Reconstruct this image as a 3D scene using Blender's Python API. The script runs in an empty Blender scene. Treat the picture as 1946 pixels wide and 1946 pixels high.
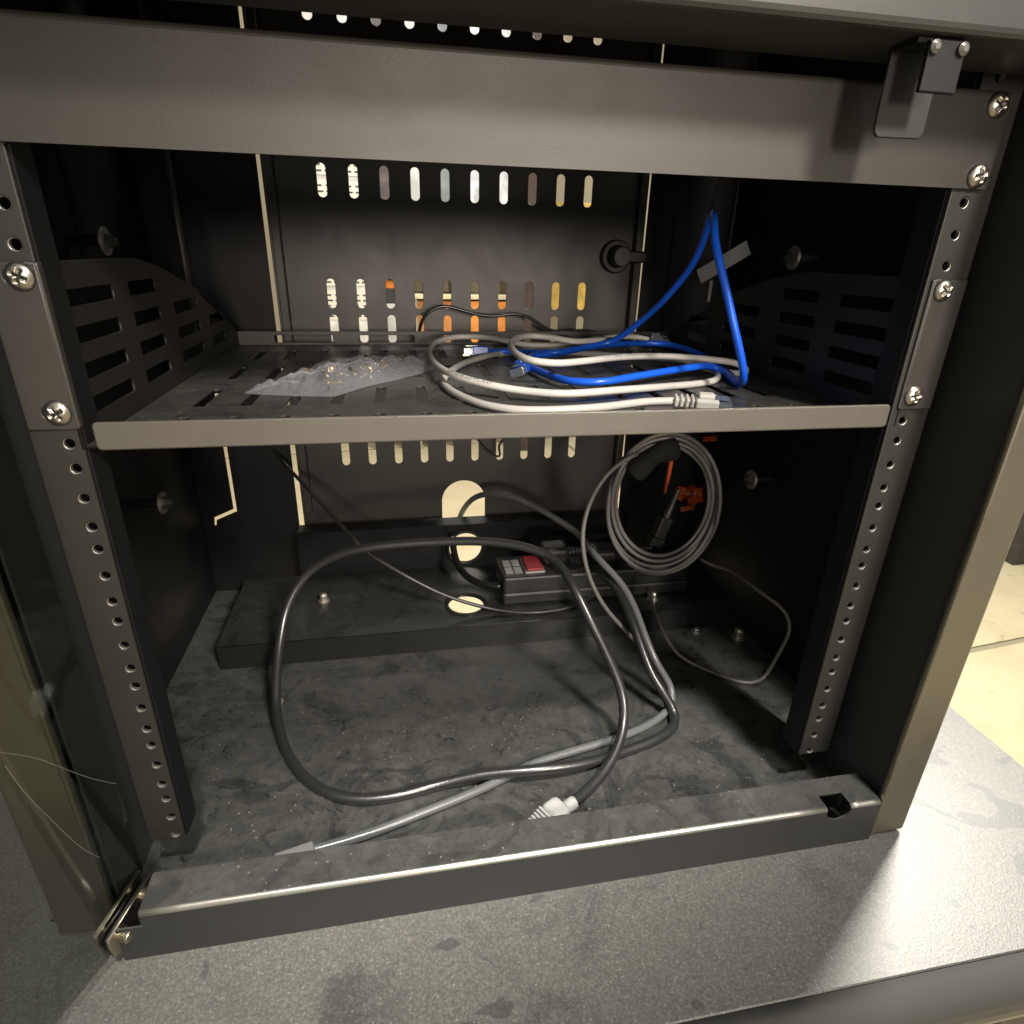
import bpy, bmesh, math, random
from mathutils import Vector, Matrix
random.seed(7)
SC = bpy.context.scene
COL = SC.collection
R = math.radians

# ------------------------------------------------------------------ camera
cam_d = bpy.data.cameras.new('camera'); cam = bpy.data.objects.new('camera', cam_d); COL.objects.link(cam)
cam_d.sensor_fit = 'HORIZONTAL'; cam_d.sensor_width = 36.0
cam_d.lens = 36.0 * 1161.507 / 1946.0
cam_d.clip_start = 0.01; cam_d.clip_end = 60
CR = Vector((0.9832512879, -0.1807957784, 0.0230171948)); CD = Vector((-0.05048228, -0.391517004, -0.9187850537)); CF = Vector((0.1751240821, 0.9022346269, -0.3940865817))
m = Matrix((CR, -CD, -CF)).transposed().to_4x4(); m.translation = Vector((-0.0746961945, -0.3196144458, 0.3646752406))
cam.matrix_world = m
SC.camera = cam

# ------------------------------------------------------------------ room light
w = bpy.data.worlds.new('World'); SC.world = w; w.use_nodes = True
bg = w.node_tree.nodes['Background']; bg.inputs[0].default_value = (1.0, 0.93, 0.80, 1); bg.inputs[1].default_value = 0.50

def lamp(name, kind, loc, target, power, color, **kw):
    d = bpy.data.lights.new(name, kind); d.energy = power; d.color = color
    for k, v in kw.items(): setattr(d, k, v)
    o = bpy.data.objects.new(name, d); COL.objects.link(o); o.location = loc
    o.rotation_euler = (Vector(target) - Vector(loc)).to_track_quat('-Z', 'Y').to_euler()
    return o
# ceiling downlight in front of the rack, ceiling panel behind it to the right, and one over the room behind
lamp('front_downlight', 'SPOT', (0.85, -1.95, 1.72), (0.0, 0.03, 0.265), 620, (1.0, 0.93, 0.82), spot_size=R(17), spot_blend=1.0, shadow_soft_size=0.26)
lamp('room_front_light', 'SPOT', (0.22, -2.60, 0.62), (0.0, 0.20, 0.355), 265, (1.0, 0.88, 0.74), spot_size=R(15), spot_blend=1.0, shadow_soft_size=0.30)
lamp('rear_ceiling_panel', 'AREA', (1.45, 0.90, 1.7), (0.42, 0.1, -0.2), 112, (1.0, 0.96, 0.86), shape='RECTANGLE', size=0.42, size_y=0.42)
lamp('overhead_band_fill', 'AREA', (0.22, -0.76, 2.00), (0.02, 0.000, -0.02), 0.62, (1.0, 0.96, 0.88), shape='RECTANGLE', size=0.60, size_y=0.12, spread=R(9))  # added unseen lamp, beam narrowed so the table front stays dark
lamp('room_ceiling_panel', 'AREA', (0.4, 2.4, 1.75), (0.4, 2.6, -0.8), 38, (1.0, 0.95, 0.84), shape='RECTANGLE', size=1.6, size_y=0.8)

SC.view_settings.view_transform = 'Standard'; SC.view_settings.look = 'None'; SC.view_settings.exposure = 0.0; SC.view_settings.gamma = 1.0
SC.render.engine = 'CYCLES'
SC.cycles.max_bounces = 10; SC.cycles.transparent_max_bounces = 16; SC.cycles.use_denoising = True
SC.cycles.caustics_reflective = False; SC.cycles.caustics_refractive = False

# ------------------------------------------------------------------ materials
def mat(name, base, rough=0.5, metal=0.0, spec=0.5, bump=0.0, bscale=1500, **kw):
    mm = bpy.data.materials.new(name); mm.use_nodes = True
    nt = mm.node_tree; b = nt.nodes['Principled BSDF']
    b.inputs['Base Color'].default_value = (*base, 1); b.inputs['Roughness'].default_value = rough; b.inputs['Metallic'].default_value = metal
    b.inputs['Specular IOR Level'].default_value = spec
    for k, v in kw.items(): b.inputs[k].default_value = v
    tc = nt.nodes.new('ShaderNodeTexCoord')
    if bump:
        n = nt.nodes.new('ShaderNodeTexNoise'); n.inputs['Scale'].default_value = bscale; n.inputs['Detail'].default_value = 2
        nt.links.new(tc.outputs['Object'], n.inputs['Vector'])
        bp = nt.nodes.new('ShaderNodeBump'); bp.inputs['Strength'].default_value = bump; bp.inputs['Distance'].default_value = 0.0006
        nt.links.new(n.outputs['Fac'], bp.inputs['Height']); nt.links.new(bp.outputs['Normal'], b.inputs['Normal'])
    return mm
def noise(nt, vec, scale, detail=4, rough=0.55, dist=0.0):
    n = nt.nodes.new('ShaderNodeTexNoise'); n.inputs['Scale'].default_value = scale; n.inputs['Detail'].default_value = detail
    n.inputs['Roughness'].default_value = rough; n.inputs['Distortion'].default_value = dist
    nt.links.new(vec, n.inputs['Vector']); return n.outputs['Fac']
def ramp(nt, fac, stops):
    r = nt.nodes.new('ShaderNodeValToRGB'); e = r.color_ramp.elements
    e[0].position, e[0].color = stops[0][0], (*stops[0][1], 1)
    e[1].position, e[1].color = stops[-1][0], (*stops[-1][1], 1)
    for p, c in stops[1:-1]:
        x = e.new(p); x.color = (*c, 1)
    nt.links.new(fac, r.inputs['Fac']); return r.outputs['Color']
def mixc(nt, fac, a, b, mode='MIX'):
    x = nt.nodes.new('ShaderNodeMix'); x.data_type = 'RGBA'; x.blend_type = mode
    if isinstance(fac, float): x.inputs[0].default_value = fac
    else: nt.links.new(fac, x.inputs[0])
    for s, i in ((a, 6), (b, 7)):
        if isinstance(s, tuple): x.inputs[i].default_value = (*s, 1)
        else: nt.links.new(s, x.inputs[i])
    return x.outputs[2]
g = lambda v: (v, v, v)

M = {}
def coat(name, base, rough, dust=0.0, bump=0.25, spec=0.5):
    """powder coated steel: fine orange peel, faint handling marks, optional dust film with wiped patches and specks"""
    mm = mat(name, base, rough, 0.0, spec); nt = mm.node_tree; b = nt.nodes['Principled BSDF']; v = nt.nodes['Texture Coordinate'].outputs['Object']
    smear = noise(nt, v, 14, 5, 0.6, 1.2)
    rr = ramp(nt, smear, [(0.3, g(max(0, rough - 0.03))), (0.72, g(rough + 0.07))])
    nt.links.new(rr, b.inputs['Roughness'])
    col = mixc(nt, smear, tuple(c * 0.88 for c in base), tuple(c * 1.14 for c in base))
    if dust:
        film = ramp(nt, noise(nt, v, 9, 9, 0.66, 0.6), [(0.30, g(0.30)), (0.47, g(0.62)), (0.53, g(0.48)), (0.70, g(0.95))])
        fine = ramp(nt, noise(nt, v, 90, 6, 0.7, 0.4), [(0.32, g(0.45)), (0.66, g(1))])
        wipe = ramp(nt, noise(nt, v, 17, 4, 0.5, 2.0), [(0.55, g(1)), (0.60, g(0.5))])
        scuff = ramp(nt, noise(nt, v, 30, 2, 0.5, 5.0), [(0.66, g(1)), (0.69, g(0.5))])
        f2 = mixc(nt, 1.0, mixc(nt, 1.0, film, wipe, 'MULTIPLY'), mixc(nt, 1.0, fine, scuff, 'MULTIPLY'), 'MULTIPLY')
        geo = nt.nodes.new('ShaderNodeNewGeometry'); sx_ = nt.nodes.new('ShaderNodeSeparateXYZ'); nt.links.new(geo.outputs['Normal'], sx_.inputs[0])
        up = ramp(nt, sx_.outputs[2], [(0.55, g(0)), (0.9, g(dust))])
        f3 = mixc(nt, 1.0, f2, up, 'MULTIPLY')
        hair = ramp(nt, noise(nt, v, 15, 3, 0.6, 5.0), [(0.475, g(1)), (0.495, g(0.45)), (0.515, g(1))])
        f3 = mixc(nt, 1.0, f3, hair, 'MULTIPLY')
        col = mixc(nt, f3, col, (0.20, 0.205, 0.185))
        dr = mixc(nt, 1.0, f3, g(1.0 / dust), 'MULTIPLY'); nt.links.new(mixc(nt, dr, rr, g(0.62)), b.inputs['Roughness'])
        vo = nt.nodes.new('ShaderNodeTexVoronoi'); vo.inputs['Scale'].default_value = 420; nt.links.new(v, vo.inputs['Vector'])
        sel = nt.nodes.new('ShaderNodeSeparateColor'); nt.links.new(vo.outputs['Color'], sel.inputs[0])
        sp = ramp(nt, vo.outputs['Distance'], [(0.0, g(1)), (0.22, g(1)), (0.30, g(0))])
        pick = ramp(nt, sel.outputs[0], [(0.955, g(0)), (0.985, g(0.8))])
        col = mixc(nt, mixc(nt, 1.0, mixc(nt, 1.0, sp, pick, 'MULTIPLY'), up, 'MULTIPLY'), col, (0.50, 0.48, 0.43))
    nt.links.new(col, b.inputs['Base Color'])
    n = nt.nodes.new('ShaderNodeTexNoise'); n.inputs['Scale'].default_value = 2600; n.inputs['Detail'].default_value = 2; nt.links.new(v, n.inputs['Vector'])
    bp = nt.nodes.new('ShaderNodeBump'); bp.inputs['Strength'].default_value = bump; bp.inputs['Distance'].default_value = 0.00022
    nt.links.new(n.outputs['Fac'], bp.inputs['Height']); nt.links.new(bp.outputs['Normal'], b.inputs['Normal'])
    return mm
M['steel'] = coat('black_powder_coat', (0.022, 0.021, 0.020), 0.42)
M['panel'] = coat('satin_black_coat', (0.036, 0.033, 0.029), 0.40, bump=0.35)
M['lip'] = coat('grey_lip_coat', (0.085, 0.078, 0.066), 0.42, bump=0.2)  # paler even coat than the rest of the shelf
M['beam'] = coat('grey_beam_coat', (0.030, 0.030, 0.027), 0.42)
M['arm'] = coat('arm_black_coat', (0.012, 0.011, 0.010), 0.5)
M['rail'] = coat('rail_black_coat', (0.020, 0.019, 0.016), 0.5, bump=0.2)
M['fold'] = coat('fold_black_coat', (0.036, 0.037, 0.038), 0.5, bump=0.2)
M['post'] = coat('charcoal_post_coat', (0.21, 0.195, 0.15), 0.30, bump=0.10); M['post'].node_tree.nodes['Principled BSDF'].inputs['Metallic'].default_value = 0.75
M['inner'] = coat('black_interior_coat', (0.009, 0.009, 0.010), 0.5, spec=0.25)
M['dusty'] = coat('dusty_black_coat', (0.018, 0.018, 0.018), 0.20, dust=0.55)
M['ledge'] = coat('dim_ledge_coat', (0.012, 0.012, 0.012), 0.20, dust=0.16)
M['sill'] = coat('dusty_sill_coat', (0.028, 0.028, 0.027), 0.36, dust=0.45, bump=0.2)
M['tray'] = coat('dusty_tray_coat', (0.026, 0.024, 0.023), 0.22, dust=0.5)
M['screw'] = mat('nickel_screw', (0.42, 0.40, 0.35), 0.32, 1.0)
M['zinc'] = mat('zinc_washer', (0.55, 0.53, 0.48), 0.42, 0.9)
M['dark'] = mat('dark_recess', (0.008, 0.008, 0.008), 0.7)
M['cord_reflection'] = mat('glass_reflection_line', (0.16, 0.16, 0.14), 0.6)
M['sill_glint'] = mat('sill_edge_highlight', (0.42, 0.41, 0.37), 0.32, 0.85)  # pale metal that paints the bright highlight line along the sill's rounded edge
M['bolt'] = mat('dull_bolt', (0.16, 0.155, 0.14), 0.4, 0.8)
M['clamp'] = mat('chromed_clamp', (0.50, 0.46, 0.36), 0.30, 1.0)
M['rubber'] = mat('black_rubber', (0.006, 0.006, 0.006), 0.6)
M['pvc'] = mat('black_pvc_cord', (0.012, 0.012, 0.013), 0.24, 0, 0.6, bump=0.1, bscale=500)
M['greycord'] = mat('grey_pvc_cord', (0.12, 0.125, 0.125), 0.28, 0, 0.6, bump=0.1, bscale=500)
M['thin'] = mat('matt_black_cord', (0.03, 0.029, 0.028), 0.38, 0, 0.5)
M['coil'] = mat('charcoal_coiled_cord', (0.13, 0.125, 0.118), 0.42, 0, 0.5)
M['white'] = mat('pale_grey_cable', (0.54, 0.525, 0.50), 0.45, 0, 0.4, bump=0.15, bscale=350)
M['ink'] = mat('grey_print', (0.07, 0.065, 0.065), 0.6)
M['blue'] = mat('blue_cable', (0.012, 0.11, 0.74), 0.30, 0, 0.5)
M['blueplug'] = mat('blue_plug_boot', (0.02, 0.10, 0.55), 0.28, 0, 0.5, **{'Transmission Weight': 0.05})
M['clear'] = mat('clear_plug_plastic', (0.42, 0.48, 0.58), 0.12, 0, 0.5, **{'Transmission Weight': 0.8})
M['gold'] = mat('gold_contacts', (0.75, 0.66, 0.42), 0.3, 1.0)
M['abs'] = mat('black_abs', (0.022, 0.022, 0.022), 0.40, 0, 0.5, bump=0.15, bscale=900)
M['label'] = mat('grey_white_label', (0.28, 0.27, 0.26), 0.5)
M['red'] = mat('red_rocker', (0.20, 0.010, 0.016), 0.3)
M['orange'] = mat('orange_film', (0.42, 0.065, 0.014), 0.25, 0, 0.5)
M['strap'] = mat('grey_strap', (0.085, 0.085, 0.09), 0.6, 0, 0.3, bump=0.5, bscale=900)
M['velcro'] = mat('fuzzy_black_wrap', (0.02, 0.02, 0.019), 0.9, 0, 0.2, bump=1.0, bscale=700)

def m_table():
    mm = mat('speckled_grey_laminate', (0.2, 0.2, 0.2), 0.42); nt = mm.node_tree; b = nt.nodes['Principled BSDF']; v = nt.nodes['Texture Coordinate'].outputs['Object']
    grain = ramp(nt, noise(nt, v, 620, 3, 0.7), [(0.36, (0.094, 0.091, 0.084)), (0.50, (0.126, 0.123, 0.114)), (0.58, (0.150, 0.146, 0.136)), (0.68, (0.215, 0.21, 0.195))])
    smud = ramp(nt, noise(nt, v, 16, 5, 0.6, 1.0), [(0.30, g(0.62)), (0.44, g(1.0)), (0.8, g(1.06))])
    col = mixc(nt, 1.0, grain, smud, 'MULTIPLY')
    mark = ramp(nt, noise(nt, v, 17, 3, 0.5, 1.8), [(0.655, g(0)), (0.668, g(0.62))])
    col = mixc(nt, mark, col, (0.05, 0.05, 0.052))
    vo = nt.nodes.new('ShaderNodeTexVoronoi'); vo.inputs['Scale'].default_value = 520; nt.links.new(v, vo.inputs['Vector'])
    sel = nt.nodes.new('ShaderNodeSeparateColor'); nt.links.new(vo.outputs['Color'], sel.inputs[0])
    sp = ramp(nt, vo.outputs['Distance'], [(0.0, g(1)), (0.18, g(1)), (0.26, g(0))])
    pick = ramp(nt, sel.outputs[0], [(0.90, g(0)), (0.99, g(0.8))])
    col = mixc(nt, mixc(nt, 1.0, sp, pick, 'MULTIPLY'), col, (0.42, 0.41, 0.37))
    nt.links.new(col, b.inputs['Base Color'])
    n2 = nt.nodes.new('ShaderNodeTexNoise'); n2.inputs['Scale'].default_value = 900; nt.links.new(v, n2.inputs['Vector'])
    bp = nt.nodes.new('ShaderNodeBump'); bp.inputs['Strength'].default_value = 0.3; bp.inputs['Distance'].default_value = 0.0004
    nt.links.new(n2.outputs['Fac'], bp.inputs['Height']); nt.links.new(bp.outputs['Normal'], b.inputs['Normal'])
    return mm
M['table'] = m_table()
M['trim'] = mat('satin_metal_edge', (0.085, 0.085, 0.080), 0.33, 0.15, bump=0.3, bscale=1500)
def m_marble():
    mm = mat('cream_marble', (0.8, 0.7, 0.5), 0.35); nt = mm.node_tree; b = nt.nodes['Principled BSDF']; v = nt.nodes['Texture Coordinate'].outputs['Object']
    oi = nt.nodes.new('ShaderNodeObjectInfo'); ad = nt.nodes.new('ShaderNodeVectorMath'); ad.operation = 'ADD'
    nt.links.new(v, ad.inputs[0]); nt.links.new(oi.outputs['Location'], ad.inputs[1]); vv = ad.outputs[0]
    c = ramp(nt, noise(nt, vv, 5, 6, 0.6, 0.8), [(0.3, (0.54, 0.46, 0.30)), (0.7, (0.64, 0.56, 0.39))])
    vein = ramp(nt, noise(nt, vv, 11, 7, 0.7, 1.5), [(0.60, g(0)), (0.66, g(0.55)), (0.71, g(0.1))])
    nt.links.new(mixc(nt, vein, c, (0.30, 0.25, 0.16)), b.inputs['Base Color']); return mm
M['marble'] = m_marble()
M['grout'] = mat('tile_grout', (0.30, 0.26, 0.18), 0.8)
M['wall'] = mat('cream_wall', (0.72, 0.66, 0.52), 0.8)
def m_glass():
    mm = bpy.data.materials.new('smoked_glass'); mm.use_nodes = True; nt = mm.node_tree
    nt.nodes.remove(nt.nodes['Principled BSDF']); out = nt.nodes['Material Output']
    t = nt.nodes.new('ShaderNodeBsdfTransparent'); t.inputs[0].default_value = (0.74, 0.76, 0.74, 1)
    gl = nt.nodes.new('ShaderNodeBsdfGlossy'); gl.inputs['Roughness'].default_value = 0.02; gl.inputs[0].default_value = (1, 1, 1, 1)
    fr = nt.nodes.new('ShaderNodeFresnel'); fr.inputs[0].default_value = 1.5
    mx = nt.nodes.new('ShaderNodeMixShader'); gg = nt.nodes.new('ShaderNodeNewGeometry'); mu = nt.nodes.new('ShaderNodeMath'); mu.operation = 'MULTIPLY'; iv = nt.nodes.new('ShaderNodeMath'); iv.operation = 'SUBTRACT'; iv.inputs[0].default_value = 1.0
    nt.links.new(gg.outputs['Backfacing'], iv.inputs[1]); nt.links.new(fr.outputs[0], mu.inputs[0]); nt.links.new(iv.outputs[0], mu.inputs[1]); nt.links.new(mu.outputs[0], mx.inputs[0]); nt.links.new(t.outputs[0], mx.inputs[1]); nt.links.new(gl.outputs[0], mx.inputs[2])
    nt.links.new(mx.outputs[0], out.inputs[0]); return mm
M['glass'] = m_glass()
def m_bag():
    mm = bpy.data.materials.new('clear_bag_film'); mm.use_nodes = True; nt = mm.node_tree
    b = nt.nodes['Principled BSDF']; out = nt.nodes['Material Output']
    b.inputs['Base Color'].default_value = (0.44, 0.45, 0.49, 1); b.inputs['Roughness'].default_value = 0.10; b.inputs['Specular IOR Level'].default_value = 0.9
    tc = nt.nodes.new('ShaderNodeTexCoord'); n = noise(nt, tc.outputs['Object'], 210, 4, 0.6, 2.0)
    bp = nt.nodes.new('ShaderNodeBump'); bp.inputs['Strength'].default_value = 0.6; bp.inputs['Distance'].default_value = 0.0012
    nt.links.new(n, bp.inputs['Height']); nt.links.new(bp.outputs[0], b.inputs['Normal'])
    lw_ = nt.nodes.new('ShaderNodeLayerWeight'); lw_.inputs[0].default_value = 0.35; nt.links.new(bp.outputs[0], lw_.inputs['Normal'])
    fm = ramp(nt, lw_.outputs['Facing'], [(0.0, g(0.22)), (0.5, g(0.36)), (1.0, g(0.85))])
    t = nt.nodes.new('ShaderNodeBsdfTransparent'); mx = nt.nodes.new('ShaderNodeMixShader'); nt.links.new(fm, mx.inputs[0])
    nt.links.new(t.outputs[0], mx.inputs[1]); nt.links.new(b.outputs[0], mx.inputs[2]); nt.links.new(mx.outputs[0], out.inputs[0]); return mm
M['bag'] = m_bag()

# ------------------------------------------------------------------ helpers
def link_mesh(name, me, material, parent=None, smooth=False, auto=True):
    o = bpy.data.objects.new(name, me); COL.objects.link(o)
    if material is not None and not me.materials: me.materials.append(material)
    if smooth:
        for p in me.polygons: p.use_smooth = True
    if parent is not None: o.parent = parent
    return o
def tag(o, label, cat, group=None, kind=None):
    if label: o['label'] = label
    if cat: o['category'] = cat
    if group: o['group'] = group
    if kind: o['kind'] = kind
    return o
def thing(name, label, cat, group=None):
    o = bpy.data.objects.new(name, None); COL.objects.link(o); o.empty_display_size = 0.02
    return tag(o, label, cat, group)
class MB:
    """collects shapes that form one part"""
    def __init__(s): s.bm = bmesh.new()
    def box(s, lo, hi, bev=0.0, mtx=None, seg=2):
        t = bmesh.new(); bmesh.ops.create_cube(t, size=1.0)
        c = [(a + b) / 2 for a, b in zip(lo, hi)]; d = [abs(b - a) for a, b in zip(lo, hi)]
        for v in t.verts: v.co = Vector((c[0] + v.co.x * d[0], c[1] + v.co.y * d[1], c[2] + v.co.z * d[2]))
        if bev: bmesh.ops.bevel(t, geom=t.edges[:], offset=min(bev, min(d) * 0.49), segments=seg, profile=0.5, affect='EDGES')
        if mtx is not None: t.transform(mtx)
        s.add(t); return s
    def add(s, t):
        me = bpy.data.meshes.new('tmp'); t.to_mesh(me); t.free(); s.bm.from_mesh(me); bpy.data.meshes.remove(me)
    def mesh(s, me): s.bm.from_mesh(me); bpy.data.meshes.remove(me); return s
    def lathe(s, prof, mtx, n=20, caps=True):
        t = bmesh.new(); rings = []
        for r, z in prof:
            rings.append([t.verts.new((r * math.cos(2 * math.pi * i / n), r * math.sin(2 * math.pi * i / n), z)) for i in range(n)])
        for a, b in zip(rings, rings[1:]):
            for i in range(n): t.faces.new((a[i], a[(i + 1) % n], b[(i + 1) % n], b[i]))
        if caps:
            t.faces.new(rings[0][::-1]); t.faces.new(rings[-1])
        t.transform(mtx); s.add(t); return s
    def build(s, name, material, parent=None, smooth=False):
        bmesh.ops.recalc_face_normals(s.bm, faces=s.bm.faces[:])
        me = bpy.data.meshes.new(name); s.bm.to_mesh(me); s.bm.free()
        return link_mesh(name, me, material, parent, smooth)
def frame(o, u, v):
    u = Vector(u).normalized(); v = Vector(v).normalized(); n = u.cross(v)
    mm = Matrix((u, v, n)).transposed().to_4x4(); mm.translation = Vector(o); return mm
def plate_mesh(polys, thick, mtx, bev=0.0004):
    """flat sheet with holes: polys[0] is the outline, the rest are cut out; local +z side is the front"""
    cu = bpy.data.curves.new('c', 'CURVE'); cu.dimensions = '2D'; cu.fill_mode = 'BOTH'; cu.extrude = max(thick / 2 - bev, 1e-5); cu.bevel_depth = bev; cu.bevel_resolution = 1; cu.offset = -bev
    for p in polys:
        s = cu.splines.new('POLY'); s.points.add(len(p) - 1)
        for q, pt in zip(s.points, p): q.co = (pt[0], pt[1], 0, 1)
        s.use_cyclic_u = True
    o = bpy.data.objects.new('c', cu); me = bpy.data.meshes.new_from_object(o)
    bpy.data.objects.remove(o); bpy.data.curves.remove(cu)
    me.transform(mtx); me.materials.clear()
    return me
def rrect(cx, cy, w_, h_, r=0.0, n=5):
    if r <= 0: return [(cx - w_/2, cy - h_/2), (cx + w_/2, cy - h_/2), (cx + w_/2, cy + h_/2), (cx - w_/2, cy + h_/2)]
    r = min(r, w_/2 - 1e-6, h_/2 - 1e-6); out = []
    for (sx, sy, a0) in ((1, -1, -90), (1, 1, 0), (-1, 1, 90), (-1, -1, 180)):
        for i in range(n + 1):
            a = R(a0 + 90 * i / n); out.append((cx + sx * (w_/2 - r) + r * math.cos(a), cy + sy * (h_/2 - r) + r * math.sin(a)))
    return out
def circ(cx, cy, r, n=14): return [(cx + r * math.cos(2*math.pi*i/n), cy + r * math.sin(2*math.pi*i/n)) for i in range(n)]
def spline(pts, step=0.004):
    P = [Vector(p) for p in pts]; out = []
    for i in range(len(P) - 1):
        p0, p1, p2, p3 = P[max(i-1, 0)], P[i], P[i+1], P[min(i+2, len(P)-1)]
        n = max(1, int((p2 - p1).length / step))
        t0 = 0.0; t1 = max((p1-p0).length, 1e-6) ** 0.5; t2 = t1 + max((p2-p1).length, 1e-6) ** 0.5; t3 = t2 + max((p3-p2).length, 1e-6) ** 0.5
        for k in range(n):
            t = t1 + (t2 - t1) * k / n
            def L(a, b, ta, tb): return a if tb - ta < 1e-9 else a * ((tb - t) / (tb - ta)) + b * ((t - ta) / (tb - ta))
            A1 = L(p0, p1, t0, t1) if i > 0 else p1 + (p2 - p1) * ((t - t1) / (t2 - t1)) * 0 + (p1 - p1)
            if i == 0: A1 = p1
            A2 = L(p1, p2, t1, t2); A3 = L(p2, p3, t2, t3) if i < len(P) - 2 else p2
            B1 = L(A1, A2, t0, t2) if i > 0 else L(p1, A2, t1, t2); B2 = L(A2, A3, t1, t3) if i < len(P) - 2 else L(A2, p2, t1, t2)
            out.append(L(B1, B2, t1, t2))
    out.append(P[-1])
    for _ in range(3):
        out = [out[0]] + [(out[i-1] + out[i] * 2 + out[i+1]) / 4 for i in range(1, len(out)-1)] + [out[-1]]
    return out
def frames(path):
    T = [(path[min(i+1, len(path)-1)] - path[max(i-1, 0)]).normalized() for i in range(len(path))]
    n = T[0].orthogonal().normalized(); N = []
    for t in T:
        n = (n - t * n.dot(t)).normalized(); N.append(n.copy())
    return T, N
def tube_bm(bm, path, r, n=12, cap=True):
    T, N = frames(path); rings = []
    for k, (p, t, nn) in enumerate(zip(path, T, N)):
        b = t.cross(nn); rr = r(k / max(1, len(path) - 1)) if callable(r) else r
        rings.append([bm.verts.new(p + nn * (rr * math.cos(2*math.pi*i/n)) + b * (rr * math.sin(2*math.pi*i/n))) for i in range(n)])
    for a, b in zip(rings, rings[1:]):
        for i in range(n): bm.faces.new((a[i], a[(i+1) % n], b[(i+1) % n], b[i]))
    if cap: bm.faces.new(rings[0][::-1]); bm.faces.new(rings[-1])
def tube(name, paths, r, material, parent=None, n=12, step=0.004):
    mb = MB()
    for p in paths: tube_bm(mb.bm, spline(p, step), r, n)
    return mb.build(name, material, parent, smooth=True)
def print_on(name, text, path, start, r, height, face, parent, flip=False):
    """lettering wrapped on a cable: path arc length along x, round the sheath along y"""
    cu = bpy.data.curves.new('t', 'FONT'); cu.body = text; cu.size = height * 1.38; cu.extrude = 0; cu.resolution_u = 2
    o = bpy.data.objects.new('t', cu); me = bpy.data.meshes.new_from_object(o); bpy.data.objects.remove(o); bpy.data.curves.remove(cu)
    P = spline(path, 0.002); L = [0.0]
    for a, b in zip(P, P[1:]): L.append(L[-1] + (b - a).length)
    f = Vector(face).normalized()
    for v in me.vertices:
        s = start - v.co.x if flip else start + v.co.x
        s = min(max(s, 0), L[-1] - 1e-6); i = next(k for k in range(len(L) - 1) if L[k + 1] > s); u = (s - L[i]) / (L[i+1] - L[i])
        p = P[i].lerp(P[i+1], u); t = (P[min(i+2, len(P)-1)] - P[max(i-1, 0)]).normalized(); d = -t if flip else t
        fn = (f - t * f.dot(t)).normalized(); up = fn.cross(d); a = (v.co.y - height * 0.5) / r
        v.co = p + (fn * math.cos(a) + up * math.sin(a)) * (r + 0.00012)
    me.materials.clear()
    return link_mesh(name, me, M['ink'], parent)

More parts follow.
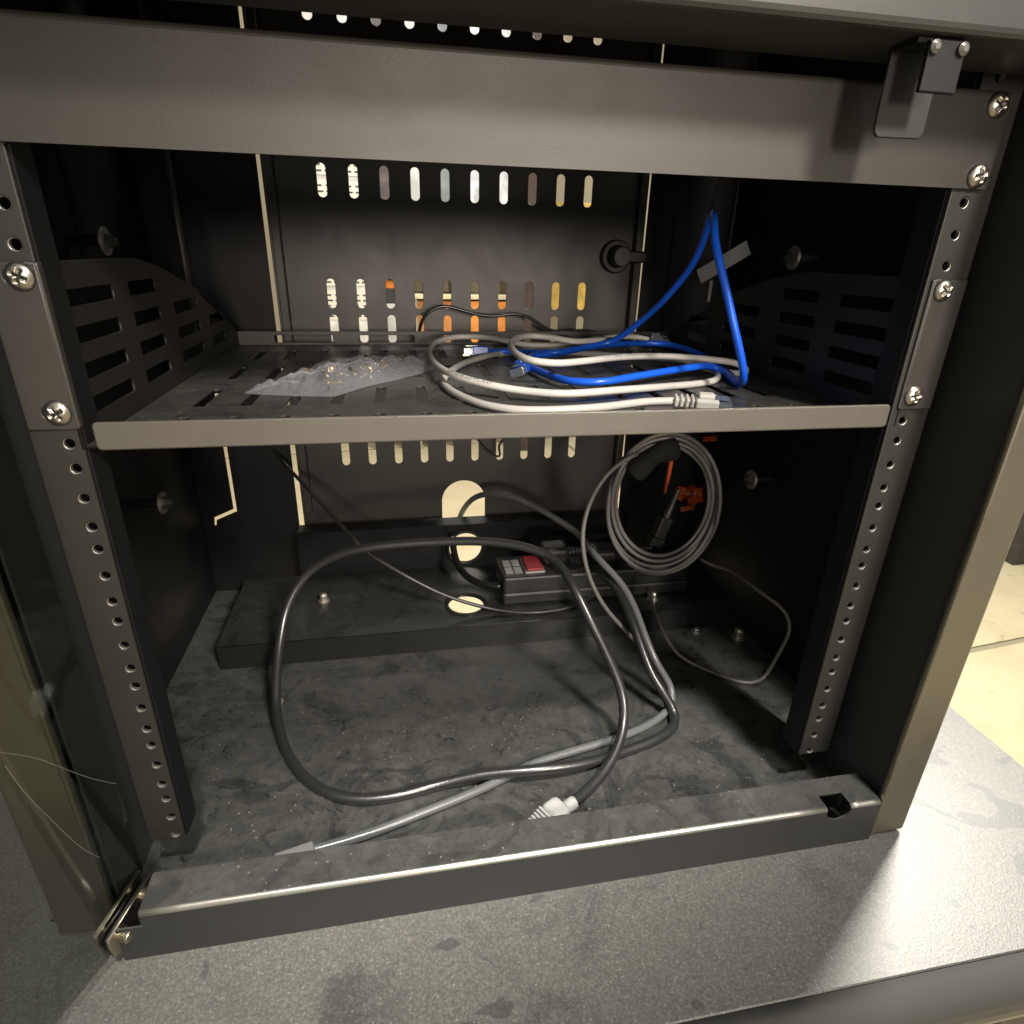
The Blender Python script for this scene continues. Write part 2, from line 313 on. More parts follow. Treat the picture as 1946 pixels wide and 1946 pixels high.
PATHS = {
    'grey_a': [[0.1067,0.0599,0.2741],[0.0897,0.0596,0.2741],[0.0524,0.0468,0.2741],[0.0212,0.042,0.2741],[-0.0024,0.0441,0.2741],[-0.0195,0.0571,0.2741],[-0.0323,0.0836,0.2741],[-0.0395,0.1115,0.2741],[-0.0407,0.1352,0.2741],[-0.0327,0.1729,0.2741],[-0.0128,0.2195,0.2741],[0.0126,0.2539,0.2741],[0.0335,0.2703,0.2741],[0.0571,0.2756,0.2741],[0.0863,0.2699,0.2741],[0.1122,0.2597,0.2741],[0.1455,0.2448,0.2741],[0.176,0.226,0.2741],[0.1952,0.2063,0.2741],[0.1949,0.1782,0.2741],[0.1857,0.148,0.2741],[0.1709,0.1251,0.2741],[0.1499,0.1132,0.2741],[0.132,0.1081,0.2741],[0.0742,0.0737,0.279],[0.0319,0.065,0.279],[0.0085,0.0749,0.279],[-0.0129,0.0851,0.281],[-0.0325,0.1064,0.283],[-0.0425,0.1498,0.282],[-0.0453,0.2064,0.28],[-0.0441,0.245,0.2805],[-0.0345,0.2853,0.2825],[-0.0165,0.3013,0.2845],[0.0042,0.3002,0.285],[0.0236,0.2899,0.2845],[0.0346,0.2771,0.2835],[0.0473,0.2659,0.282],[0.0771,0.2651,0.2815],[0.0987,0.2813,0.281],[0.1184,0.282,0.284],[0.1395,0.2864,0.286],[0.17,0.2969,0.285],[0.186,0.3021,0.282]],
    'grey_b': [[0.1331,0.2621,0.287],[0.1056,0.2421,0.289],[0.0834,0.2287,0.29],[0.069,0.2352,0.292],[0.0512,0.2431,0.293],[0.0335,0.225,0.294],[0.0206,0.192,0.294],[0.0157,0.1595,0.293],[0.0172,0.1336,0.292],[0.024,0.1184,0.291],[0.039,0.1156,0.29],[0.0629,0.1288,0.289],[0.1017,0.1529,0.288],[0.1386,0.1635,0.287],[0.1698,0.158,0.286],[0.1873,0.152,0.285],[0.2015,0.1523,0.283],[0.2118,0.1538,0.28],[0.2176,0.1546,0.276],[0.2096,0.1486,0.2745],[0.2022,0.1538,0.2741],[0.1946,0.1691,0.2741],[0.184,0.1834,0.2741]],
    'blue_a': [[0.0101,0.2619,0.2755],[0.0325,0.2649,0.276],[0.0486,0.2367,0.279],[0.0648,0.2231,0.281],[0.0847,0.2315,0.282],[0.1056,0.2409,0.284],[0.1249,0.2439,0.287],[0.1337,0.235,0.2951],[0.142,0.225,0.3056],[0.1533,0.215,0.3197],[0.162,0.2,0.3377],[0.1659,0.18,0.3566],[0.1644,0.165,0.3714],[0.1598,0.15,0.3835],[0.156,0.14,0.3908],[0.1526,0.13,0.3926],[0.149,0.12,0.3884],[0.1463,0.112,0.3795],[0.1458,0.106,0.3708],[0.1485,0.1,0.3573],[0.1534,0.094,0.3399],[0.1587,0.09,0.3222],[0.1657,0.088,0.3042],[0.1712,0.088,0.2905],[0.1737,0.089,0.2842],[0.181,0.1022,0.2765],[0.1828,0.1101,0.2745],[0.1848,0.1201,0.2745],[0.1899,0.1388,0.275],[0.1905,0.1491,0.2765],[0.1873,0.1545,0.279],[0.1772,0.1509,0.281],[0.1635,0.1439,0.2815],[0.133,0.1298,0.281],[0.0954,0.1119,0.28],[0.0696,0.1011,0.279],[0.0508,0.1092,0.278],[0.0402,0.1415,0.277],[0.0358,0.1768,0.276],[0.0337,0.1922,0.2755],[0.0286,0.1849,0.2755]],
    'blue_b': [[0.0403,0.2097,0.2765],[0.0398,0.2156,0.278],[0.0492,0.2236,0.279],[0.0674,0.2262,0.2795],[0.0981,0.2461,0.281],[0.1324,0.2644,0.282],[0.1652,0.2731,0.282],[0.1906,0.2709,0.2815],[0.1999,0.2511,0.281],[0.2057,0.2295,0.279],[0.2079,0.21,0.2765],[0.2061,0.1842,0.2741],[0.1947,0.1433,0.2741],[0.1834,0.1109,0.2741]],
    'cord_b': [[0.0405,0.0063,-0.0235],[0.064,0.0223,-0.023],[0.088,0.043,-0.0152],[0.102,0.0646,-0.0032],[0.1036,0.0821,0.016],[0.0921,0.0958,0.046],[0.0775,0.1096,0.076],[0.0672,0.128,0.0976],[0.0573,0.1572,0.108],[0.0352,0.1738,0.113],[-0.0015,0.191,0.113],[-0.045,0.202,0.11],[-0.1086,0.2105,0.104],[-0.1385,0.2155,0.0952],[-0.1684,0.2176,0.076],[-0.1869,0.2082,0.0496],[-0.194,0.1871,0.0232],[-0.1953,0.1564,-0.0008],[-0.1932,0.1346,-0.0152],[-0.1799,0.0943,-0.0235],[-0.1571,0.0594,-0.0238],[-0.1277,0.0389,-0.0238],[-0.0961,0.0352,-0.0238],[-0.0595,0.041,-0.0238],[-0.022,0.0408,-0.0188],[0.0155,0.0367,-0.0164],[0.0555,0.0387,-0.0188],[0.096,0.0502,-0.0235],[0.1337,0.0611,-0.0238],[0.1552,0.0731,-0.023],[0.16,0.0881,-0.02],[0.152,0.0953,-0.0056],[0.1438,0.1063,0.0064],[0.1382,0.1203,0.0232],[0.1348,0.1392,0.04],[0.1315,0.1579,0.052],[0.1269,0.1825,0.0616],[0.1192,0.2021,0.0664]],
    'cord_a': [[-0.1497,-0.0012,-0.0245],[-0.1111,0.0057,-0.0246],[-0.073,0.0172,-0.0246],[-0.023,0.0332,-0.0246],[0.014,0.0488,-0.0246],[0.0475,0.0573,-0.0246],[0.1028,0.0688,-0.0246],[0.1402,0.0824,-0.0244],[0.1623,0.0977,-0.0212],[0.1653,0.1088,-0.0104],[0.1533,0.1173,0.0088],[0.146,0.1334,0.028],[0.1415,0.1546,0.0472],[0.1339,0.1752,0.064],[0.115,0.2016,0.082],[0.1096,0.27,0.0811],[0.0739,0.3,0.0977],[0.0428,0.33,0.1033],[0.016,0.36,0.0915],[0.0028,0.385,0.0681],[-0.0046,0.4,0.0431],[-0.0071,0.42,0.0136]],
    'strip_cord': [[0.0289,0.2682,0.018],[0.0082,0.2776,0.017],[-0.0078,0.294,0.02],[-0.016,0.3137,0.028],[-0.0181,0.3296,0.036],[-0.0187,0.335,0.0452],[-0.0158,0.36,0.0387],[-0.0111,0.4,0.0149]],
    'thin_cord': [[-0.2262,0.402,0.16],[-0.2106,0.3758,0.145],[-0.1646,0.3059,0.12],[-0.127,0.2643,0.09],[-0.1166,0.2535,0.082],[-0.0812,0.257,0.05],[-0.0327,0.2487,0.022],[0.0233,0.24,0.0045],[0.0629,0.2335,0.0022],[0.1063,0.2402,0.0022],[0.1539,0.2728,0.0022]],
    'coil': [[0.1486,0.1979,0.1917],[0.1584,0.1997,0.197],[0.1694,0.2015,0.1994],[0.1807,0.2025,0.199],[0.1913,0.202,0.196],[0.2008,0.2001,0.1903],[0.2088,0.1978,0.182],[0.2155,0.1962,0.1712],[0.2209,0.1959,0.1581],[0.2245,0.1971,0.1433],[0.2258,0.199,0.1278],[0.224,0.2007,0.113],[0.2186,0.2011,0.1002],[0.2098,0.2001,0.0906],[0.1984,0.198,0.0847],[0.1856,0.1958,0.0825],[0.1727,0.1946,0.0836],[0.1607,0.1948,0.0876],[0.1501,0.1963,0.0944],[0.1413,0.1983,0.1039],[0.1343,0.1997,0.1159],[0.1294,0.1996,0.1301],[0.1267,0.1982,0.1454],[0.1265,0.1959,0.1606],[0.1291,0.1939,0.1745],[0.1347,0.1932,0.1862],[0.1443,0.1966,0.1941],[0.1549,0.1983,0.1999],[0.1663,0.1987,0.2031],[0.1777,0.1976,0.2034],[0.1885,0.1955,0.2006],[0.1987,0.1933,0.1946],[0.2081,0.1921,0.1854],[0.2166,0.1924,0.1731],[0.2235,0.194,0.1583],[0.2279,0.1959,0.1421],[0.2288,0.1972,0.1258],[0.2257,0.1971,0.1107],[0.2187,0.1956,0.0981],[0.2086,0.1934,0.0885],[0.1964,0.1914,0.0821],[0.1835,0.1907,0.079],[0.1707,0.1915,0.0791],[0.1585,0.1933,0.0827],[0.1473,0.1952,0.0901],[0.1374,0.196,0.1011],[0.1293,0.1954,0.1152],[0.1234,0.1936,0.1313],[0.1204,0.1913,0.148],[0.1207,0.1897,0.1639],[0.1244,0.1895,0.1781],[0.1313,0.1907,0.1899],[0.1416,0.1948,0.1984],[0.152,0.1946,0.2051],[0.1631,0.1931,0.209],[0.1743,0.1908,0.2095],[0.1858,0.1889,0.2063],[0.1972,0.1883,0.1994],[0.2131,0.1979,0.1857],[0.223,0.1997,0.1717],[0.2304,0.2016,0.1555],[0.2343,0.2024,0.1384],[0.234,0.2017,0.1215],[0.2296,0.1998,0.106],[0.2216,0.1975,0.0927],[0.2112,0.196,0.0818],[0.1992,0.1958,0.0739],[0.1863,0.1971,0.0693],[0.173,0.1991,0.0688],[0.1597,0.2007,0.0729],[0.1469,0.201,0.0817],[0.1354,0.1999,0.0945],[0.1262,0.1977,0.1103],[0.12,0.1956,0.1274],[0.1173,0.1944,0.1445],[0.1184,0.1948,0.1605],[0.123,0.1964,0.1748],[0.1305,0.1984,0.187],[0.1401,0.1992,0.197],[0.1505,0.1972,0.2048],[0.1621,0.195,0.2091],[0.1746,0.1935,0.2094],[0.1878,0.1934,0.2056],[0.2011,0.1947,0.1977],[0.2136,0.1967,0.1861],[0.2239,0.1983,0.1717],[0.2309,0.1985,0.1554],[0.2339,0.1973,0.1383],[0.2329,0.1951,0.1214],[0.2284,0.193,0.1054],[0.2211,0.192,0.0908],[0.2116,0.1924,0.0783],[0.2003,0.194,0.0688],[0.1874,0.196,0.0636],[0.1734,0.1972,0.0635],[0.1589,0.1969,0.0689],[0.1451,0.1953,0.0792],[0.1331,0.193,0.0933],[0.124,0.1912,0.1097],[0.1185,0.1906,0.1269],[0.1169,0.1915,0.144],[0.1189,0.1934,0.1604],[0.1239,0.1952,0.1755],[0.1315,0.1959,0.189],[0.1397,0.1926,0.2011],[0.1502,0.1905,0.2092],[0.1624,0.1895,0.2133],[0.176,0.19,0.213],[0.1902,0.1917,0.2085],[0.204,0.1936,0.2],[0.2161,0.1948,0.1882],[0.2253,0.1944,0.1739],[0.231,0.1928,0.1578],[0.2333,0.1905,0.1407],[0.2323,0.1887,0.1232],[0.2338,0.197,0.1015],[0.2273,0.1979,0.0852],[0.2182,0.1998,0.0715],[0.2064,0.2016,0.0617],[0.1923,0.2023,0.0572],[0.1767,0.2015,0.0585],[0.161,0.1995,0.0653],[0.1466,0.1972,0.0765]],
    'coil_tail': [[0.2407,0.2244,0.06],[0.2511,0.2165,0.055],[0.2702,0.2146,0.05],[0.2761,0.1651,0.052],[0.2931,0.1377,0.042],[0.2955,0.1287,0.036],[0.294,0.1274,0.026],[0.2848,0.1258,0.0],[0.2737,0.1234,-0.0258],[0.2607,0.1172,-0.0258],[0.2493,0.1182,-0.0258],[0.2357,0.1299,-0.025],[0.2016,0.156,-0.018],[0.1905,0.16,-0.008],[0.1796,0.17,0.012],[0.1818,0.2025,0.02],[0.182,0.2208,0.03]],
    'coil_loop': [[0.1412,0.19,0.1944],[0.1296,0.188,0.1904],[0.1086,0.182,0.1765],[0.0952,0.175,0.1592],[0.0865,0.168,0.1339],[0.0878,0.162,0.1044],[0.0962,0.158,0.0781],[0.1099,0.154,0.0534],[0.1322,0.15,0.0271],[0.1498,0.145,0.0072]],
    'upper_wire': [[-0.0491,0.365,0.2765],[-0.0478,0.362,0.2851],[-0.0431,0.36,0.2976],[-0.0346,0.36,0.3051],[-0.0234,0.36,0.3089],[-0.0068,0.36,0.3058],[0.0128,0.36,0.3006],[0.0328,0.36,0.2986],[0.0587,0.36,0.3014],[0.0734,0.36,0.2966],[0.0856,0.36,0.2883],[0.0977,0.36,0.2833],[0.1218,0.36,0.2839],[0.137,0.36,0.2839],[0.1532,0.362,0.2803]],
    'lower_wire': [[0.0128,0.36,0.1638],[0.0221,0.36,0.152],[0.0334,0.36,0.1413],[0.0423,0.36,0.1384],[0.0409,0.36,0.1463],[0.0376,0.36,0.1547],[0.0457,0.36,0.1602],[0.0499,0.36,0.1671]],
}

# ================================================================== SETTING
FZ = -0.80
floor_me = MB().box((-6, -4, FZ - 0.06), (8, 7, FZ - 0.006)).build('floor', M['grout']); tag(floor_me, None, None, kind='structure')
ts = 1.30; gap = 0.024
tile_src = MB().box((-ts/2 + gap/2, -ts/2 + gap/2, -0.005), (ts/2 - gap/2, ts/2 - gap/2, 0.0), bev=0.0015, seg=1)
tile_me = None
ang = R(6)
for i in range(-3, 3):
    for j in range(-3, 3):
        u, v = 0.15 + ts * i, ts * (0.5 + j)
        x, y = 1.7578 + u * math.cos(ang) - v * math.sin(ang), 1.0363 + u * math.sin(ang) + v * math.cos(ang)
        if tile_me is None:
            o = tile_src.build('tile', M['marble'], floor_me); tile_me = o.data
        else:
            o = bpy.data.objects.new('tile', tile_me); COL.objects.link(o); o.parent = floor_me
        o.location = (x, y, FZ); o.rotation_euler = (0, 0, ang)
wall = MB().box((-6, 4.3, FZ), (8, 4.4, 2.6)).build('wall', M['wall']); tag(wall, None, None, kind='structure')

# ================================================================== TABLE
ZT = -0.035
table = thing('table', 'speckled grey laminate cart top with a rounded metal front edge, under the rack', 'table')
table.location = (0, 0, FZ)
def tp(o): o.location = (0, 0, -FZ); return o
tp(MB().box((-0.75, -0.1376, ZT - 0.028), (0.4410, 0.300, ZT), bev=0.0008, seg=1).build('table_top', M['table'], table))
prof = [(-0.1382, ZT - 0.0005)]
for k in range(13):
    a = R(90 - 15 * k); prof.append((-0.1460 - 0.0 + -0.011 * 0 - 0.016 * math.cos(R(90) - a + 0) * 0 - 0.0155 * math.sin(R(15 * k)), ZT - 0.0165 + 0.0160 * math.cos(R(15 * k))))
prof.append((-0.1382, ZT - 0.0325))
mb = MB(); vs = [[mb.bm.verts.new((x, y, z)) for (y, z) in prof] for x in (-0.75, 0.4410)]
for i in range(len(prof)): mb.bm.faces.new((vs[0][i], vs[0][(i+1) % len(prof)], vs[1][(i+1) % len(prof)], vs[1][i]))
mb.bm.faces.new(vs[0][::-1]); mb.bm.faces.new(vs[1])
tp(mb.build('edge_trim', M['trim'], table, smooth=True))
for (x, y) in ((-0.70, -0.09), (0.39, -0.09), (-0.70, 0.26), (0.39, 0.26)):
    tp(MB().box((x - 0.02, y - 0.02, FZ + 0.0005), (x + 0.02, y + 0.02, ZT - 0.029), bev=0.003).build('leg', M['steel'], table))

# ================================================================== RACK CABINET
cab = thing('rack_cabinet', 'open black steel equipment rack cabinet standing on the grey table, glass door swung aside', 'rack cabinet')
cab.location = (0, 0, ZT)
def cp(o): o.location = (0, 0, -ZT); return o
FL = -0.028; WX = 0.305; YF = -0.049; YB = 0.390; ZTOP = 0.640
for s in (-1, 1):
    cp(MB().box((s * WX, -0.028 if s > 0 else -0.012, ZT + 0.002), (s * (WX + 0.0015), YB, ZTOP)).build('side_panel', M['inner'], cab))
mb = MB().box((-WX, -0.022, FL - 0.0015), (WX, 0.234, FL))
for s in (-1, 1): mb.box((min(s * 0.255, s * WX), 0.2340, FL - 0.0015), (max(s * 0.255, s * WX), 0.3840, FL))
cp(mb.build('floor_panel', M['dusty'], cab))
cp(MB().box((-WX, -0.048, ZTOP), (WX, YB, ZTOP + 0.002)).build('roof_panel', M['inner'], cab))
# front posts: hollow fold with a bead along the inner edge
def post(x0, x1, bead, YF):
    mb = MB()
    mb.box((x0, YF, ZT + 0.0025), (x1, YF + 0.005, ZTOP + 0.002), bev=0.0018)
    mb.box((bead - 0.0018, YF - 0.0010, ZT + 0.0025), (bead + 0.0018, YF + 0.004, ZTOP + 0.002), bev=0.0017)
    return cp(mb.build('front_post', M['post'], cab, smooth=False))
post(0.2590, 0.2862, 0.2588, YF); post(-0.2975, -0.2649, -0.2649, -0.0300)
for s, x in ((1, 0.262), (-1, -0.262)):                       # wall folds running from the posts back to the rack rails
    cp(MB().box((x - 0.0008, YF + 0.0045 if s > 0 else -0.024, ZT + 0.0025), (x + 0.0008, 0.055, ZTOP - 0.001)).build('side_fold', M['fold'], cab))
# top beam over the opening
mb = MB().box((-0.2535, -0.050, 0.4505), (0.2580, -0.001, ZTOP - 0.001), bev=0.0035, seg=3)
cp(mb.build('top_beam', M['beam'], cab))
# front sill: folded sheet with a latch notch at its right end
def sill():
    bm = bmesh.new(); xc, rx = 0.2222, 0.0095; x0, x1 = -0.2385, 0.2560; th = 0.0
    xs = [x0 + (xc - rx - x0) * i / 20 for i in range(20)] + [xc - rx * math.cos(math.pi * i / 16) for i in range(17)] + [x1 - (x1 - xc - rx) * i / 4 for i in range(3, -1, -1)]
    R0 = 0.0028; ztop = 0.0035; yf, ybk = -0.0505, -0.0240
    arc = [(yf + R0 - R0 * math.cos(a), ztop - R0 + R0 * math.sin(a)) for a in [math.pi/2 * i / 5 for i in range(6)]]
    front = []; top = []
    def cols(x):
        d = (x - xc) / rx
        if abs(d) < 0.999:
            zc = -0.0005 - 0.0075 * math.sqrt(max(0, 1 - d*d)); f_ = [(yf, ZT), (yf, zc)]; t_ = [(-0.0385, ztop), (ybk, ztop), (ybk, FL)]
            return f_, t_
        return None
    prev = None
    q_ = [bm.verts.new(c) for c in ((-0.2535, yf, ZT), (x0, yf, ZT), (x0, yf, -0.0075), (-0.2535, yf, -0.0075))]; bm.faces.new(q_)
    q_ = [bm.verts.new(c) for c in ((x0, yf + 0.0013, ZT), (x0, ybk, ZT), (x0, ybk, ztop - 0.0013), (x0, yf + 0.0028, ztop - 0.0013), (x0, yf + 0.0013, ztop - 0.0028))]; bm.faces.new(q_)
    for x in xs:
        inside = cols(x)
        if inside is None or abs((x - xc) / rx) >= 0.999:
            full = [(yf, ZT), (yf, -0.0005)] + arc + [(-0.0385, ztop), (ybk, ztop), (ybk, FL)]
            vv = [bm.verts.new((x, y, z)) for y, z in full]; cur = ('full', vv)
        else:
            f_, t_ = inside; cur = ('cut', [bm.verts.new((x, y, z)) for y, z in f_], [bm.verts.new((x, y, z)) for y, z in t_])
        if prev:
            fa = prev[1][:2]; fb = cur[1][:2]
            ta = prev[1][-3:] if prev[0] == 'full' else prev[2]; tb = cur[1][-3:] if cur[0] == 'full' else cur[2]
            if prev[0] == 'full' and cur[0] == 'full':
                for i in range(len(prev[1]) - 1): bm.faces.new((prev[1][i], prev[1][i+1], cur[1][i+1], cur[1][i]))
            else:
                bm.faces.new((fa[0], fa[1], fb[1], fb[0]))
                for i in range(2): bm.faces.new((ta[i], ta[i+1], tb[i+1], tb[i]))
        prev = cur
    bmesh.ops.recalc_face_normals(bm, faces=bm.faces[:])
    me = bpy.data.meshes.new('front_sill'); bm.to_mesh(me); bm.free()
    me.materials.append(M['sill']); me.materials.append(M['sill_glint']); o = cp(link_mesh('front_sill', me, M['sill'], cab))
    md = o.modifiers.new('sheet', 'SOLIDIFY'); md.thickness = 0.0012; md.offset = -1
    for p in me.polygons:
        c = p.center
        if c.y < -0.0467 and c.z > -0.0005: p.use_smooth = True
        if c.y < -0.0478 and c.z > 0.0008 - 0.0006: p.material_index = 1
sill()
# rear panel with three and a half rows of vent slots and the arched cable opening
RX0, RX1 = -0.1932, 0.2045; sx = [(-0.1375 + 0.03053 * k) for k in range(10)]
polys = [[(RX0, 0.046), (-0.0262, 0.046)] + [(-0.0262, 0.0745)] + [(0.0007 - 0.0269 * math.cos(math.pi * i / 16), 0.0745 + 0.0265 * math.sin(math.pi * i / 16)) for i in range(1, 16)] + [(0.0276, 0.0745), (0.0276, 0.046), (RX1, 0.046), (RX1, 0.632), (RX0, 0.632)]]
for zc, h in ((0.5672, 0.0300), (0.4238, 0.0302), (0.3178, 0.0296), (0.2815, 0.0296), (0.1410, 0.0300)):
    for x in sx: polys.append(rrect(x, zc, 0.0088, h, 0.0044))
me = plate_mesh(polys, 0.0016, frame((0, YB, 0), (1, 0, 0), (0, 0, 1)))
mb = MB().mesh(me)
for x in (-0.1850, 0.1965): mb.box((x - 0.0042, YB - 0.0125, 0.072), (x + 0.0042, YB - 0.001, 0.628), bev=0.001)
cp(mb.build('rear_panel', M['panel'], cab))
# wings beside the rear panel (left one has a light-leaking slit) and the lower rear wall with its round grommet hole
slit = [(-0.2684, 0.215), (-0.2646, 0.215), (-0.2656, 0.0765), (-0.2895, 0.0665), (-0.2905, 0.0600), (-0.2925, 0.0600), (-0.2915, 0.0700), (-0.2690, 0.0796)]
me = plate_mesh([[(-WX, -0.03), (-0.1985, -0.03), (-0.1948, 0.632), (-WX, 0.632)], slit], 0.0015, frame((0, 0.384, 0), (1, 0, 0), (0, 0, 1)))
cp(MB().mesh(me).build('rear_wing', M['inner'], cab))
cp(MB().box((0.2048, 0.3832, -0.03), (WX, 0.3848, 0.632)).build('rear_wing', M['inner'], cab))
LW = 0.358
me = plate_mesh([[(-0.1985, -0.004), (0.2085, -0.004), (0.2085, 0.0555), (-0.1985, 0.0555)], circ(-0.0010, 0.0245, 0.0200, 32)], 0.0015, frame((0, LW, 0), (1, 0, 0), (0, 0, 1)))
mb = MB().mesh(me)
mb.box((-0.1985, LW + 0.001, 0.0540), (0.2085, 0.3815, 0.0555))
cp(mb.build('rear_wall', M['inner'], cab))
# a raised ledge along the back with a round cable hole
LY = 0.222
me = plate_mesh([[(-0.262, LY), (0.262, LY), (0.262, LW - 0.001), (-0.262, LW - 0.001)], circ(-0.0110, 0.2640, 0.0195, 32)], 0.0015, frame((0, 0, -0.00075), (1, 0, 0), (0, 1, 0)))
mb = MB().mesh(me); mb.box((-0.262, LY, FL + 0.0005), (0.262, LY + 0.0015, -0.0016))
mb.lathe([(0.0195, -0.0012), (0.0238, -0.0012), (0.0238, 0.0012), (0.0215, 0.0024), (0.0195, 0.0012)], Matrix.Translation((-0.0110, 0.2640, 0.0003)), 32, caps=False)
cp(mb.build('rear_ledge', M['ledge'], cab))
mb = MB().lathe([(0.0200, -0.002), (0.0245, -0.002), (0.0245, 0.001), (0.0222, 0.0028), (0.0200, 0.001)], frame((-0.0010, LW - 0.0012, 0.0245), (1, 0, 0), (0, 0, 1)), 32, caps=False)
cp(mb.build('grommet', M['rubber'], cab, smooth=True))
# rack rails
def hz(i): return (i // 3) * 0.04445 + 0.00635 + (i % 3) * 0.015875
for s in (-1, 1):
    xi, xo = 0.2226 * s, 0.2486 * s
    if s < 0: xi, xo = -0.2266, -0.2486
    lo, hi = min(xi, xo), max(xi, xo); zb = 0.0032
    outline = [(lo, zb), (hi, zb), (hi, 0.520), (lo, 0.520)]
    hs = [circ(s * 0.2325, hz(i), 0.00285, 12) for i in range(33)]
    me = plate_mesh([outline] + hs, 0.0028, frame((0, 0.0014, 0), (1, 0, 0), (0, 0, 1)), bev=0.0005)
    mb = MB().mesh(me)
    rl = cp(mb.build('rack_rail', M['rail'], cab))
    mb = MB().box((xi - 0.0008, 0.0029, zb), (xi + 0.0008, 0.020, 0.520)); mb.box((xo - 0.0008, 0.0029, zb), (xo + 0.0008, 0.028, 0.520))
    mb.build('rail_flange', M['inner'], rl)
    mb = MB()
    for i in range(33): mb.lathe([(0.00282, 0.0004), (0.00262, 0.0005), (0.00262, 0.0026), (0.00282, 0.0026)], frame((s * 0.2325, 0, hz(i)), (1, 0, 0), (0, 0, -1)), 14, caps=False)
    th = mb.build('hole_threads', M['zinc'], rl); th['kind'] = 'stuff'
for s in (-1, 1):
    cp(MB().box((s * 0.2400, 0.262, 0.286), (s * 0.2420, 0.2695, 0.600)).build('rear_rail', M['steel'], cab))
# studs with washers on the side walls
def stud(x, y, z, d):
    mm = frame((x, y, z), (0, d, 0), (0, 0, 1))
    o = cp(MB().lathe([(0.0022, 0.0), (0.0100, 0.0), (0.0100, 0.0016), (0.0094, 0.0022), (0.0022, 0.0022)], mm, 24).build('washer', M['zinc'], cab))
    MB().lathe([(0.0056, 0.0022), (0.0056, 0.0052), (0.0050, 0.0058), (0.0032, 0.0058), (0.0032, 0.0085), (0.0026, 0.0090)], mm, 6).build('nut', M['bolt'], o)
    MB().lathe([(0.0040, -0.0245), (0.0040, -0.0002)], mm, 12).build('standoff', M['inner'], o)
for (x, z) in ((-0.281, 0.3638), (-0.281, 0.1555), (0.281, 0.3638), (0.281, 0.1525)): stud(x, 0.2180, z, -1 if x > 0 else 1)
def bolt(x, y, z, r=0.0042, h=0.010):
    return cp(MB().lathe([(r * 1.5, 0), (r * 1.5, 0.0015), (r, 0.0018), (r, h * 0.8), (r * 0.6, h)], Matrix.Translation((x, y, z)), 10).build('bolt', M['zinc'], cab, smooth=False))
bolt(-0.1663, 0.2935, 0.0002); bolt(0.2011, 0.2435, 0.0002); bolt(0.286, 0.196, FL + 0.0002, 0.005, 0.012); bolt(0.2431, 0.2120, FL + 0.0002, 0.0036, 0.006); bolt(-0.1985, 0.1640, FL + 0.0002, 0.0036, 0.006)
# door catch under the top beam: a hanging tongue and the screwed block in front of it
tg = cp(MB().mesh(plate_mesh([[(0.1455, 0.4500), (0.1455, 0.4195)] + [(0.1490 - 0.0035 * math.cos(R(90 * i / 4)), 0.4195 - 0.0035 * math.sin(R(90 * i / 4))) for i in range(1, 5)] + [(0.1680 + 0.0035 * math.sin(R(90 * i / 4)), 0.4195 - 0.0035 * math.cos(R(90 * i / 4))) for i in range(1, 5)] + [(0.1715, 0.4500)]], 0.0016, frame((0, -0.0290, 0), (1, 0, 0), (0, 0, 1)))).build('catch_tongue', M['arm'], cab))
mb = MB().box((0.1500, -0.0465, 0.4305), (0.1678, -0.0440, 0.4490), bev=0.0006); mb.box((0.1460, -0.0440, 0.4480), (0.1690, -0.0300, 0.4503), bev=0.0005)
ck = cp(mb.build('catch_block', M['inner'], cab))  # tongue and block get darker coats, standing in for shade under the beam
for x in (0.1520, 0.1655):
    MB().lathe([(0.0026, 0), (0.0026, 0.0012), (0.0012, 0.0022)], frame((x, -0.0466, 0.4462), (1, 0, 0), (0, 0, 1)), 12).build('screw', M['bolt'], ck, smooth=False)
# lock knob on the rear panel
mb = MB().lathe([(0.0175, 0.0), (0.0175, 0.006), (0.0160, 0.008), (0.0120, 0.008), (0.0105, 0.010), (0.0105, 0.024), (0.0092, 0.0262), (0.001, 0.0264)], frame((0.1725, YB - 0.001, 0.3605), (1, 0, 0), (0, 0, 1)), 28)
mb.box((0.178, YB - 0.020, 0.3545), (0.2040, YB - 0.012, 0.3665), bev=0.002)
cp(mb.build('lock_knob', M['arm'], cab, smooth=False))

